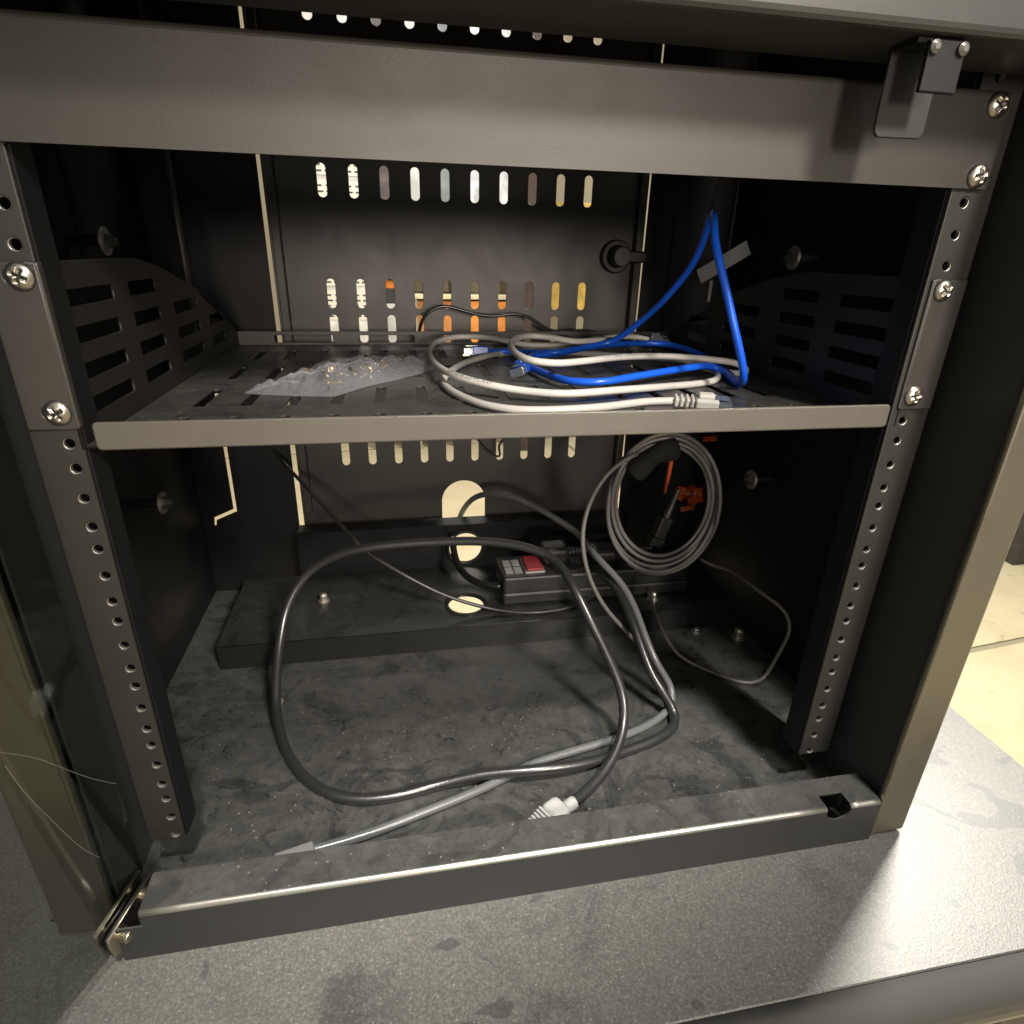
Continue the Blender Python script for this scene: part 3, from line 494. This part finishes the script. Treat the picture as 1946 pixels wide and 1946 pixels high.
# Phillips screw with a real cross recess
def phillips(r=0.0061, dome=0.0032):
    bm = bmesh.new(); nr, na = 12, 48; rings = []
    for i in range(nr + 1):
        rr = r * i / nr; ring = []
        for k in range(na):
            a = 2 * math.pi * k / na; x, y = rr * math.cos(a), rr * math.sin(a)
            z = dome * math.sqrt(max(0.0, 1 - (rr / r) ** 2 * 0.97))
            if (abs(x) < r * 0.13 and abs(y) < r * 0.52) or (abs(y) < r * 0.13 and abs(x) < r * 0.52): z -= dome * 0.55
            ring.append(bm.verts.new((x, y, z)) if i else None)
        rings.append(ring)
    c = bm.verts.new((0, 0, dome * 0.34))
    for k in range(na): bm.faces.new((c, rings[1][k], rings[1][(k+1) % na]))
    for a, b in zip(rings[1:], rings[2:]):
        for k in range(na): bm.faces.new((a[k], b[k], b[(k+1) % na], a[(k+1) % na]))
    dk = [f for f in bm.faces if all(v.co.z < dome * math.sqrt(max(0.0, 1 - (v.co.xy.length / r) ** 2 * 0.97)) - dome * 0.3 for v in f.verts)]
    for f in dk: f.material_index = 1  # recess faces coloured dark in place of the shade inside the cross
    low = [bm.verts.new((v.co.x, v.co.y, 0)) for v in rings[-1]]
    for k in range(na): bm.faces.new((rings[-1][k], low[k], low[(k+1) % na], rings[-1][(k+1) % na]))
    bm.faces.new(low[::-1]); bmesh.ops.recalc_face_normals(bm, faces=bm.faces[:])
    me = bpy.data.meshes.new('screw'); bm.to_mesh(me); bm.free(); me.materials.append(M['screw']); me.materials.append(M['dark'])
    for p in me.polygons: p.use_smooth = True
    return me
PH = phillips()
def screw(parent, x, y, z, rot=0.0, tilt=(0, 0)):
    o = bpy.data.objects.new('screw', PH); COL.objects.link(o); o.parent = parent
    o.matrix_local = frame((x, y, z), (1, 0, 0), (0, 0, 1)) @ Matrix.Rotation(rot, 4, 'Z') @ Matrix.Rotation(tilt[0], 4, 'X') @ Matrix.Rotation(tilt[1], 4, 'Y')
    return o

# glass door, opened past a right angle to the left
gh = Vector((-0.2438, -0.0225, 0)); gd = Vector((-0.4144, -0.9101, 0)).normalized(); gn = Vector((gd.y, -gd.x, 0)).normalized()
if gn.x < 0: gn = -gn
mg = Matrix((gd, Vector((0, 0, 1)), gn)).transposed().to_4x4(); mg.translation = gh
if mg.determinant() < 0: pass
door = cp(MB().box((0.0, -0.0250, -0.0050), (0.470, 0.6300, -0.0002), bev=0.0006, mtx=mg, seg=1).build('glass_door', M['glass'], cab))
mb = MB()
def hplate(z0, z1):
    pts = [(-0.001, -0.0255), (0.0335, -0.0255), (0.0350, -0.0150), (0.0345, -0.0090), (-0.001, 0.0015)]
    me = plate_mesh([pts], z1 - z0, mg @ Matrix.Translation((0, 0, (z0 + z1) / 2)), bev=0.0004); return me
MB().mesh(hplate(0.0012, 0.0030)).build('hinge_plate', M['clamp'], door)
MB().mesh(hplate(-0.0000, 0.0011)).build('hinge_gasket', M['rubber'], door)
MB().mesh(hplate(-0.0082, -0.0052)).build('hinge_plate', M['clamp'], door)
for u, z in ((0.0070, -0.0060), (0.0265, -0.0135)):
    mb = MB(); pr = [(0.0030, 0.0030)]
    for k in range(5): pr += [(0.0042, 0.0032 + k * 0.0013), (0.0042, 0.0040 + k * 0.0013), (0.0034, 0.0042 + k * 0.0013)]
    pr += [(0.0030, 0.0100)]
    mb.lathe(pr, mg @ Matrix.Translation((u, z, 0)), 16); mb.build('hinge_screw', M['clamp'], door)
for pts in ([(0.0474, 0.1459), (0.036, 0.1324), (0.0245, 0.1134), (0.0127, 0.094), (0.001, 0.0781)], [(0.0474, 0.1379), (0.0444, 0.1181), (0.0387, 0.0957), (0.0331, 0.074), (0.0282, 0.0579), (0.022, 0.0439)]):
    mb = MB(); tube_bm(mb.bm, spline([mg @ Vector((a, b, 0.0)) for a, b in pts], 0.004), 0.00014, 5); mb.build('cord_reflection', M['cord_reflection'], door)  # thin pale tubes standing in for the cords' reflections in the glass

# ================================================================== BLANKING PANEL
bp_ = thing('blanking_panel', 'plain black blanking panel screwed across the rack above the opening', 'blanking panel')
bp_.location = (0, 0, 0.40005)
mb = MB(); pf = []
y0, y1, z0, z1, rr = -0.0022, 0.012, 0.4002, 0.4447, 0.0030
for i in range(6): a = R(18 * i); pf.append((y0 + rr - rr * math.sin(R(90) - a) if False else y0 + rr * (1 - math.cos(a)), z1 - rr + rr * math.sin(a)))
prof = [(y0, z0)] + [(y0 + rr * (1 - math.cos(R(18 * i))), z1 - rr + rr * math.sin(R(18 * i))) for i in range(6)] + [(y1, z1), (y1, z1 - 0.0014), (-0.0006, z1 - 0.003), (-0.0006, z0)]
vs = [[mb.bm.verts.new((x, y, z)) for (y, z) in prof] for x in (-0.2413, 0.2413)]
for i in range(len(prof)): mb.bm.faces.new((vs[0][i], vs[0][(i+1) % len(prof)], vs[1][(i+1) % len(prof)], vs[1][i]))
mb.bm.faces.new(vs[0][::-1]); mb.bm.faces.new(vs[1])
face = mb.build('faceplate', M['panel'], bp_); face.location = (0, 0, -0.40005)
for x, z, r_ in ((0.2335, hz(27), 0.3), (0.2335, hz(29), 1.0), (-0.2325, hz(27), 0.6), (-0.2325, hz(29), 0.1)):
    screw(bp_, x, -0.0022, z - 0.40005, r_)

# ================================================================== VENTED SHELF
sh = thing('rack_shelf', 'vented black metal rack shelf with slotted side arms holding the network cables', 'rack shelf')
sh.location = (0, 0, 0.2700)
def sp_(o): o.location = (0, 0, -0.2700); return o
AX = 0.2262; TZ = 0.2715; TY1 = 0.342
polys = [[(-AX, 0.0012), (AX, 0.0012), (AX, TY1), (-AX, TY1)]]
for k in range(15):
    for y in (0.0285, 0.1055, 0.1925, 0.2795): polys.append(rrect(-0.1960 + 0.0276 * k, y, 0.0072, 0.050))
sp_(MB().mesh(plate_mesh(polys, 0.0014, frame((0, 0, TZ - 0.0007), (1, 0, 0), (0, 1, 0)), bev=0.0002)).build('tray', M['tray'], sh))
sp_(MB().mesh(plate_mesh([rrect(0, 0.2764, 0.4415, 0.0143, 0.0026)], 0.0020, frame((0, 0.0004, 0), (1, 0, 0), (0, 0, 1)), bev=0.0009)).build('front_lip', M['lip'], sh))
polys = [[(-AX, TZ), (AX, TZ), (AX, 0.2850), (-AX, 0.2850)]] + [rrect(-0.164 + 0.082 * k, 0.2775, 0.056, 0.0072) for k in range(5)]
sp_(MB().mesh(plate_mesh(polys, 0.0014, frame((0, TY1, 0), (1, 0, 0), (0, 0, 1)), bev=0.0003)).build('back_rim', M['panel'], sh))
for s in (-1, 1):
    outline = [(0.0, 0.2700), (TY1, 0.2700), (TY1, 0.2850), (0.2420, 0.3240), (0.2300, 0.3310), (0.1530, 0.3496), (0.1150, 0.3552), (0.0, 0.3552)]
    hol = []
    for zc in (0.3385, 0.3212, 0.3040, 0.2872):
        for ya, yb in ((0.0145, 0.0740), (0.0960, 0.1410), (0.1700, 0.2250), (0.2520, 0.2960)):
            if zc > 0.33 and ya > 0.15: continue
            if zc > 0.31 and ya > 0.24: continue
            hol.append(rrect((ya + yb) / 2, zc, yb - ya, 0.0078))
    me = plate_mesh([outline] + hol, 0.0015, frame((s * (AX + 0.0008), 0, 0), (0, 1, 0), (0, 0, 1)), bev=0.0003)
    sp_(MB().mesh(me).build('side_arm', M['arm'], sh))
    xa, xb = s * (AX - 0.0002), s * 0.2476; lo, hi = min(xa, xb), max(xa, xb)
    holes = [rrect(s * 0.2346, hz(23), 0.0102, 0.0064, 0.0031), rrect(s * 0.2346, hz(19), 0.0102, 0.0064, 0.0031)]
    me = plate_mesh([[(lo, 0.2806), (hi, 0.2806), (hi, 0.3550), (lo, 0.3550)]] + holes, 0.0016, frame((0, -0.0010, 0), (1, 0, 0), (0, 0, 1)), bev=0.0006)
    mb = MB().mesh(me); mb.box((s * AX - 0.0012, -0.0016, 0.2808), (s * AX + 0.0012, 0.0030, 0.3550), bev=0.0010)
    sp_(mb.build('mounting_ear', M['panel'], sh))
    for i, ro in ((19, 0.5 if s < 0 else 0.2), (23, 1.1 if s < 0 else 0.75)):
        screw(sh, s * 0.2328, -0.0018, hz(i) - 0.2700, ro)

# ================================================================== NETWORK CABLES ON THE SHELF
def rj45(parent, pos, direction, up, boot_mat, clear_first=False, ribs=True, tab=True):
    """8-pin plug: strain-relief boot, body, clear nose with contacts and latch; direction points out of the cable end"""
    d = Vector(direction).normalized(); u = (Vector(up) - d * Vector(up).dot(d)).normalized(); s_ = d.cross(u)
    mm = Matrix((d, s_, u)).transposed().to_4x4(); mm.translation = Vector(pos)
    mb = MB()
    if ribs:
        for k in range(4): mb.box((0.001 + k * 0.0036, -0.0042 - k * 0.0002, -0.0038 - k * 0.0001), (0.0030 + k * 0.0036, 0.0042 + k * 0.0002, 0.0038 + k * 0.0001), bev=0.0008, mtx=mm)
        mb.box((0.0, -0.0030, -0.0026), (0.016, 0.0030, 0.0026), bev=0.0006, mtx=mm); L0 = 0.0145
    else: L0 = 0.0
    mb.box((L0, -0.0062, -0.0042), (L0 + 0.0150, 0.0062, 0.0044), bev=0.0012, mtx=mm)
    if tab: mb.box((L0 + 0.0015, -0.0032, 0.0040), (L0 + 0.0120, 0.0032, 0.0072), bev=0.0012, mtx=mm)
    boot = mb.build('plug_boot', boot_mat, parent)
    mb = MB().box((L0 + 0.0140, -0.0058, -0.0039), (L0 + 0.0235, 0.0058, 0.0028), bev=0.0005, mtx=mm)
    mb.box((L0 + 0.0100, -0.0026, 0.0040), (L0 + 0.0215, 0.0026, 0.0052), bev=0.0003, mtx=mm)
    nose = mb.build('plug_nose', M['clear'], parent)
    mb = MB()
    for k in range(8): mb.box((L0 + 0.0180, -0.0040 + k * 0.00103, -0.0043), (L0 + 0.0238, -0.0036 + k * 0.00103, -0.0030), mtx=mm)
    mb.build('contacts', M['gold'], nose)
rw = 0.0026
gc = thing('grey_network_cable', 'long pale grey network cable looped wide on the shelf, ribbed plug near the front lip', 'network cable', 'network cables on the shelf')
tube('cable', [PATHS['grey_a']], rw, M['white'], gc, 14)
p = PATHS['grey_a']; rj45(gc, p[0], Vector((0.0375, -0.0125, -0.0010)), (0, -0.25, 1), M['white'])
rj45(gc, p[-1], (0.9, 0.2, -0.10), (0, 0, 1), M['clear'], ribs=False)


def arclen(path, target):
    P_ = spline(path, 0.002); best = min(range(len(P_)), key=lambda i: (P_[i] - Vector(target)).length); L = 0
    for a, b in zip(P_[:best], P_[1:best + 1]): L += (b - a).length
    return L
print_on('print', 'COM  ROHS COMPLIANT', p, arclen(p, (-0.0400, 0.118, 0.283)), rw, 0.0028, (-0.05, -0.60, 0.80), gc, flip=True)
gs = thing('grey_network_cable', 'shorter pale grey network cable lying printed side forward over the blue cable', 'network cable', 'network cables on the shelf')
tube('cable', [PATHS['grey_b']], rw, M['white'], gs, 14)
p = PATHS['grey_b']
print_on('print', 'WWW BELKIN ORG ROHS COMPLIANT', p, arclen(p, (0.083, 0.142, 0.2885)), rw, 0.0028, (-0.05, -0.60, 0.80), gs)
bc = thing('blue_network_cable', 'bright blue network cable rising in a tall pointed loop from the shelf', 'network cable', 'network cables on the shelf')
tube('cable', [PATHS['blue_a'], PATHS['blue_b']], 0.0028, M['blue'], bc, 14)
p = PATHS['blue_a']
rj45(bc, (p[0][0] + 0.001, p[0][1], p[0][2] + 0.0015), (-1, -0.02, 0), (0, 0.15, 1), M['blueplug'], ribs=False, tab=False)
rj45(bc, (0.0290, 0.1800, 0.2765), (-0.42, -0.88, -0.02), (-0.35, 0.1, 1), M['blueplug'], ribs=False)

tube('tie_wire', [[(0.1541, 0.138, 0.3915), (0.1625, 0.150, 0.4080), (0.1765, 0.170, 0.4330), (0.1800, 0.175, 0.4480)]], 0.0006, M['thin'], bc, 6)

# ================================================================== BAG OF SCREWS
bag = thing('plastic_bag', 'crumpled clear plastic bag of small shiny screws on the left of the shelf', 'plastic bag')
bag.location = (-0.105, 0.165, TZ)
oc = [(-0.1760, 0.1150), (-0.1600, 0.1400), (-0.1450, 0.190), (-0.118, 0.228), (-0.088, 0.243), (-0.060, 0.240), (-0.036, 0.2130), (-0.0552, 0.1780), (-0.0780, 0.150), (-0.0948, 0.1325), (-0.116, 0.1000), (-0.1418, 0.1036), (-0.165, 0.1100)]
from mathutils import noise as mnoise
bm = bmesh.new(); rings = []; cx, cy = -0.100, 0.172; rnd = random.Random(3); nseg = 6
for i in range(19):
    f_ = 1.0 - i / 19.0; ring = []
    for k in range(len(oc) * nseg):
        a, b = oc[(k // nseg) % len(oc)], oc[(k // nseg + 1) % len(oc)]; u = (k % nseg) / nseg
        ex, ey = a[0] + (b[0] - a[0]) * u, a[1] + (b[1] - a[1]) * u
        x, y = cx + (ex - cx) * f_, cy + (ey - cy) * f_
        wr = mnoise.noise(Vector((x * 95, y * 45, 1.3))) * 0.0046 + abs(mnoise.noise(Vector((x * 60 + y * 130, y * 40, 7.7)))) * -0.0060 + mnoise.noise(Vector((x * 260, y * 200, 4.1))) * 0.0018
        h = 0.0012 + 0.0115 * (1 - f_ ** 2.2) + wr * min(1, (1 - f_) * 5 + 0.25) + 0.0010
        ring.append(bm.verts.new((x - bag.location.x, y - bag.location.y, max(0.0006, h) if i else 0.0004)))
    rings.append(ring)
for a, b in zip(rings, rings[1:]):
    for k in range(len(a)): bm.faces.new((a[k], a[(k+1) % len(a)], b[(k+1) % len(a)], b[k]))
bm.faces.new(rings[-1])
me = bpy.data.meshes.new('film'); bm.to_mesh(me); bm.free(); link_mesh('film', me, M['bag'], bag, smooth=False)
mb = MB()
for k in range(38):
    t_ = rnd.random(); px_ = -0.128 + 0.052 * t_ + rnd.uniform(-0.012, 0.012); py_ = 0.140 + 0.070 * t_ + rnd.uniform(-0.022, 0.022)
    mm = Matrix.Translation((px_ - bag.location.x, py_ - bag.location.y, 0.0025 + rnd.random() * 0.006)) @ Matrix.Rotation(rnd.uniform(0, 6.28), 4, 'Z') @ Matrix.Rotation(rnd.uniform(0.6, 2.4), 4, 'Y')
    mb.lathe([(0.0022, 0), (0.0022, 0.0008), (0.0011, 0.0010), (0.0011, 0.0065)], mm, 7)
o = mb.build('screws', mat('brass_screws', (0.85, 0.68, 0.40), 0.25, 1.0), bag); o['kind'] = 'stuff'

# ================================================================== CORDS IN THE LOWER BAY
cb = thing('mains_cable', 'glossy black power cord in one big loop, pale ribbed plug lying by the sill', 'power cord', 'power cords in the lower bay')
tube('cord', [PATHS['cord_b']], 0.0042, mat('sheen_pvc_cord', (0.022, 0.022, 0.022), 0.32, 0, 0.9, bump=0.15, bscale=300), cb, 14, 0.005)  # colour lifted above plain black, standing in for a broad silvery sheen
p = PATHS['cord_b']
dd = Vector((-0.0500, -0.0270, -0.0010)).normalized(); mm = Matrix((dd, Vector((0, 0, 1)).cross(dd), Vector((0, 0, 1)))).transposed().to_4x4(); mm.translation = Vector(p[0]) + dd * 0.004; mm = mm @ Matrix.Scale(0.82, 4)
mb = MB().lathe([(0.0062, -0.008), (0.0060, 0.001), (0.0060, 0.0030), (0.0046, 0.0034), (0.0046, 0.0060)], mm @ Matrix.Rotation(R(90), 4, 'Y'), 14)
mb.box((0.005, -0.0115, -0.0040), (0.0250, 0.0115, 0.0118), bev=0.0055, mtx=mm, seg=4)
for k in range(7): mb.box((0.0250 + k * 0.0034, -0.0105 + k * 0.0004, -0.0035), (0.0275 + k * 0.0034, 0.0105 - k * 0.0004, 0.0105 - k * 0.0008), bev=0.0008, mtx=mm)
mb.box((0.0240, -0.0085, -0.003), (0.050, 0.0085, 0.0060), bev=0.001, mtx=mm)
mb.build('plug', mat('grey_plug', (0.42, 0.42, 0.41), 0.32), cb)
ca = thing('mains_cable', 'slimmer grey power cord running from the arched opening down to the front left sill', 'power cord', 'power cords in the lower bay')
tube('cord', [PATHS['cord_a']], 0.0035, M['greycord'], ca, 14, 0.005)
p = PATHS['cord_a']; dd = (Vector((-0.165, -0.0050, -0.0245)) - Vector(p[0])).normalized()
mm = Matrix((dd, Vector((0, 0, 1)).cross(dd), Vector((0, 0, 1)))).transposed().to_4x4(); mm.translation = Vector(p[0])
mb = MB(); mb.box((-0.002, -0.0045, -0.0030), (0.024, 0.0045, 0.0042), bev=0.0012, mtx=mm); mb.build('plug', mat('pale_plug', (0.22, 0.22, 0.215), 0.35), ca)
tc_ = thing('thin_cord', 'thin black cord slanting down from under the shelf to the power strip', 'cord')
tube('cord', [PATHS['thin_cord']], 0.0020, M['thin'], tc_, 10, 0.005)
uw = thing('thin_cord', 'thin black wire arching in front of the rear vent slots above the shelf', 'cord')
tube('cord', [PATHS['upper_wire']], 0.0018, M['pvc'], uw, 10)
lw = thing('thin_cord', 'short curly black wire hanging over the lowest vent slots below the shelf', 'cord')
tube('cord', [PATHS['lower_wire']], 0.0013, M['pvc'], lw, 8)
cc = thing('coiled_cord', 'charcoal cord coiled in a round bundle hanging under the shelf, wrapped at its top left', 'cord')
tube('coil', [PATHS['coil']], 0.0021, M['coil'], cc, 10, 0.006)
tube('loose_loop', [PATHS['coil_loop']], 0.0021, M['coil'], cc, 10, 0.006)
tube('loose_end', [PATHS['coil_tail']], 0.0019, M['coil'], cc, 10, 0.006)
wp = spline([(0.139, 0.192, 0.174), (0.150, 0.190, 0.186), (0.163, 0.190, 0.194), (0.178, 0.191, 0.199)], 0.003)
mb = MB(); tube_bm(mb.bm, wp, lambda t: 0.0098 + 0.0016 * math.sin(9 * t), 16); mb.build('wrap', M['velcro'], cc, smooth=True)
mm = frame((0.1885, 0.228, 0.100), (1, 0, 0), (0, 1, 0)); dd = Vector((0.30, 0, 0.95)).normalized()
mm = Matrix((Vector((0, -1, 0)).cross(dd), Vector((0, -1, 0)), dd)).transposed().to_4x4(); mm.translation = Vector((0.1850, 0.225, 0.080))
mb = MB().box((-0.0075, -0.006, 0.0), (0.0075, 0.006, 0.010), bev=0.001, mtx=mm); mb.box((-0.0065, -0.006, 0.010), (0.0065, 0.006, 0.034), bev=0.002, mtx=mm); mb.lathe([(0.0045, 0.033), (0.0030, 0.048), (0.0021, 0.066)], mm, 12)
mb.build('connector', M['abs'], cc)

# ================================================================== POWER STRIP WITH ITS PLUGS
ps = thing('power_strip', 'black power strip with a red rocker switch lying on the rear ledge', 'power strip')
ps.location = (0.029, 0.255, 0)
def pp(o): o.location = (-0.029, -0.255, 0); return o
mb = MB().box((0.029, 0.254, 0.0005), (0.2480, 0.310, 0.0160), bev=0.003); mb.box((0.0300, 0.2555, 0.0150), (0.2470, 0.3085, 0.0345), bev=0.0025)
pp(mb.build('body', M['abs'], ps))
lab = pp(MB().box((0.0325, 0.2620, 0.0340), (0.0540, 0.2990, 0.0352), bev=0.0004).build('label_plate', M['abs'], ps))
for i in range(2):
    for j in range(2): MB().box((0.0340 + i * 0.0100, 0.2640 + j * 0.0170, 0.03525), (0.0425 + i * 0.0100, 0.2785 + j * 0.0170, 0.0358), bev=0.0002).build('print_block', M['label'], lab)
pp(MB().box((0.0555, 0.2630, 0.0340), (0.0780, 0.2990, 0.0362), bev=0.0006).build('switch_frame', M['label'], ps))
pp(MB().box((0.0570, 0.2650, 0.0355), (0.0765, 0.2970, 0.0395), bev=0.0016).build('rocker_switch', M['red'], ps))
tube('cord', [[(x - 0.029, y - 0.255, z) for x, y, z in PATHS['strip_cord']]], 0.0040, M['pvc'], ps, 12)
for k in range(4): pp(MB().mesh(plate_mesh([rrect(0.0980 + 0.040 * k, 0.2820, 0.026, 0.030, 0.006), rrect(0.0980 + 0.040 * k - 0.006, 0.284, 0.002, 0.009), rrect(0.0980 + 0.040 * k + 0.006, 0.284, 0.002, 0.009)], 0.0012, frame((0, 0, 0.0351), (1, 0, 0), (0, 1, 0)))).build('outlet', M['dark'], ps))
for i, (x, y, lab_) in enumerate(((0.093, 0.287, 'black plug with ribbed strain relief beside the red switch of the power strip'), (0.150, 0.284, 'flat black plug in the power strip half hidden behind the coiled cord'))):
    pl = thing('power_plug', lab_, 'plug', 'plugs in the power strip'); pl.location = (x, y, 0.0365)
    MB().box((-0.015, -0.014, 0.0), (0.016, 0.014, 0.021 if i == 0 else 0.016), bev=0.006, seg=3).build('body', M['abs'], pl)
    mb = MB()
    for k in range(5): mb.lathe([(0.0058 - k * 0.0004, 0.016 + k * 0.0045), (0.0058 - k * 0.0004, 0.0185 + k * 0.0045)], Matrix.Translation((0, 0, 0.010)) @ Matrix.Rotation(R(90), 4, 'Y'), 12)
    mb.lathe([(0.0034, 0.014), (0.0034, 0.060)], Matrix.Translation((0, 0, 0.010)) @ Matrix.Rotation(R(90), 4, 'Y'), 12)
    mb.build('strain_relief', M['abs'], pl)

# ================================================================== ORANGE WRAPPER, STRAP
ow = thing('orange_wrapper', 'crumpled shiny orange plastic seen inside the ring of the coiled cord', 'wrapper')
rnd = random.Random(5)
def crumple(c, sx_, sz_, n, amp, name):
    bm = bmesh.new(); vs = {}
    for i in range(n + 1):
        for j in range(n + 1):
            vs[i, j] = bm.verts.new((c[0] + (i / n - 0.5) * sx_ + rnd.uniform(-amp, amp), c[1] + rnd.uniform(-amp, amp) * 2, c[2] + (j / n - 0.5) * sz_ + rnd.uniform(-amp, amp)))
    for i in range(n):
        for j in range(n): bm.faces.new((vs[i, j], vs[i+1, j], vs[i+1, j+1], vs[i, j+1]))
    me = bpy.data.meshes.new(name); bm.to_mesh(me); bm.free(); o = link_mesh(name, me, M['orange'], ow)
    md = o.modifiers.new('film', 'SOLIDIFY'); md.thickness = 0.0004; return o
crumple((0.2260, 0.252, 0.128), 0.019, 0.015, 4, 0.0022, 'film'); crumple((0.2400, 0.250, 0.124), 0.016, 0.020, 4, 0.0024, 'film'); crumple((0.2310, 0.249, 0.109), 0.014, 0.006, 3, 0.0014, 'film'); crumple((0.2450, 0.250, 0.188), 0.016, 0.006, 3, 0.0012, 'film')
mb = MB(); tube_bm(mb.bm, spline([(0.2066, 0.25, 0.181), (0.2052, 0.251, 0.168), (0.2040, 0.25, 0.150), (0.2020, 0.25, 0.128)], 0.004), lambda t: 0.0024 * (1 - 0.6 * t ** 6), 8); mb.build('strip', M['orange'], ow)
st = thing('hook_strap', 'grey fabric strap hanging on the right side behind the tall blue loop', 'strap')
a, b = Vector((0.183, 0.200, 0.347)), Vector((0.2250, 0.200, 0.3712)); dd = (b - a).normalized()
mm = frame((a + b) / 2, dd, (0, 0, 1)); L_ = (b - a).length / 2
mb = MB().box((-L_, -0.0062, -0.0006), (L_, 0.0062, 0.0006), bev=0.0004, mtx=Matrix.Translation((a + b) / 2) @ Matrix.Rotation(-math.atan2(dd.z, dd.x), 4, 'Y') @ Matrix.Rotation(R(90), 4, 'X'))
mb.build('strap', M['strap'], st)
MB().box((0.1935, 0.1990, 0.3270), (0.1965, 0.2005, 0.3445), bev=0.0005).build('tail', M['strap'], st)

# ================================================================== THINGS IN THE ROOM BEHIND, SEEN THROUGH THE VENT SLOTS
def varied(name, color, rough):
    mm = mat(name, color, rough); nt = mm.node_tree; v = nt.nodes['Texture Coordinate'].outputs['Object']
    f = ramp(nt, noise(nt, v, 9, 3, 0.6, 0.5), [(0.35, tuple(c * 0.62 for c in color)), (0.65, tuple(min(1, c * 1.1) for c in color))])
    nt.links.new(f, nt.nodes['Principled BSDF'].inputs['Base Color']); return mm
def back(name, label, cat, x0, x1, z0, z1, y, depth, color, legs=True, rough=0.6, extra=None, group=None):
    t = thing(name, label, cat, group); t.location = ((x0 + x1) / 2, y, FZ)
    L = lambda o: (setattr(o, 'location', (-t.location.x, -t.location.y, -FZ)), o)[1]
    L(MB().box((x0, y, z0), (x1, y + depth, z1), bev=0.004).build('body', varied(name + '_paint', color, rough), t))
    if legs and z0 > FZ + 0.02:
        for x in (x0 + 0.03, x1 - 0.03): L(MB().box((x - 0.015, y + 0.01, FZ + 0.0005), (x + 0.015, y + depth - 0.01 if depth > 0.06 else y + depth, z0 - 0.0005)).build('leg', M['zinc'], t))
    if extra: extra(t, L)
    return t
def sheets(t, L):
    k = 0
    for z in (0.88, 0.70, 0.52, 0.34, 0.16, -0.02):
        for x in (-0.455, -0.305):
            sh_ = L(MB().box((x, 3.396, z), (x + 0.13, 3.399, z + 0.155)).build('paper_sheet', mat('paper', (0.85, 0.83, 0.76), 0.8), t)); k += 1
            mb = MB()
            for q in range(5):
                for u in range(2): mb.box((x + 0.01 + u * 0.06, 3.3945, z + 0.015 + q * 0.028), (x + 0.055 + u * 0.06 - 0.006 * (q % 3), 3.3955, z + 0.023 + q * 0.028))
            mb.build('printed_table', M['ink'], sh_)['kind'] = 'stuff'
back('notice_board', 'white notice board hung with printed sheets, seen through the leftmost vent slots', 'notice board', -0.50, -0.165, -0.30, 1.50, 3.40, 0.04, (0.80, 0.80, 0.78), extra=sheets)
back('locker', 'dull purple grey locker seen through the third vent slot', 'locker', -0.155, -0.005, 0.20, 1.5, 3.42, 0.3, (0.13, 0.11, 0.12))
back('locker', 'glossy white locker seen through the fourth vent slot', 'locker', 0.005, 0.155, 0.24, 1.5, 3.42, 0.3, (0.78, 0.82, 0.84), rough=0.3)
back('locker', 'pale blue grey locker seen through the fifth vent slot', 'locker', 0.165, 0.315, 0.22, 1.5, 3.42, 0.3, (0.26, 0.29, 0.31))
back('locker', 'bright white locker seen through the sixth and seventh vent slots', 'locker', 0.325, 0.635, 0.20, 1.5, 3.42, 0.3, (0.74, 0.78, 0.84))
back('pillar', 'slim maroon grey pillar seen through the eighth column of vent slots', 'pillar', 0.650, 0.79, FZ + 0.0005, 1.6, 3.30, 0.12, (0.06, 0.036, 0.032), legs=False)
back('cupboard', 'pale yellow cupboard seen through the two rightmost columns of vent slots', 'cupboard', 0.81, 1.30, 0.0, 0.62, 3.42, 0.3, (0.62, 0.42, 0.10))
back('shelf_board', 'pale shelf board under the orange crates behind the rack', 'shelf board', -0.16, 0.64, -0.26, -0.23, 3.38, 0.3, (0.75, 0.68, 0.55))
back('crate', 'small orange crate on a dark box, third column of vent slots from the left', 'crate', -0.15, -0.005, 0.146, 0.190, 3.44, 0.2, (0.75, 0.24, 0.04), legs=False)
back('storage_box', 'dark grey box under the small orange crate, third column of vent slots', 'box', -0.15, -0.005, 0.066, 0.145, 3.44, 0.2, (0.045, 0.045, 0.045), legs=False)
back('storage_box', 'white box at the foot of the stack, third column of vent slots', 'box', -0.15, -0.005, -0.229, 0.065, 3.44, 0.2, (0.66, 0.66, 0.64), legs=False)
back('crate', 'wide orange crate seen through the sixth and seventh vent slots', 'crate', 0.320, 0.64, -0.228, 0.085, 3.40, 0.25, (0.80, 0.30, 0.06), legs=False)
back('crate', 'dull orange crate seen through the fourth vent slot', 'crate', 0.02, 0.30, -0.228, 0.085, 3.42, 0.25, (0.62, 0.25, 0.08), legs=False)
back('shelf_board', 'cream shelf board above the orange crates behind the rack', 'shelf board', 0.02, 0.64, 0.095, 0.120, 3.39, 0.25, (0.85, 0.75, 0.50))
back('cabinet', 'dark grey storage cabinet standing on the marble floor right of the rack', 'cabinet', 2.42, 2.9, FZ + 0.0005, 0.3, 1.52, 0.4, (0.05, 0.045, 0.04), legs=False)
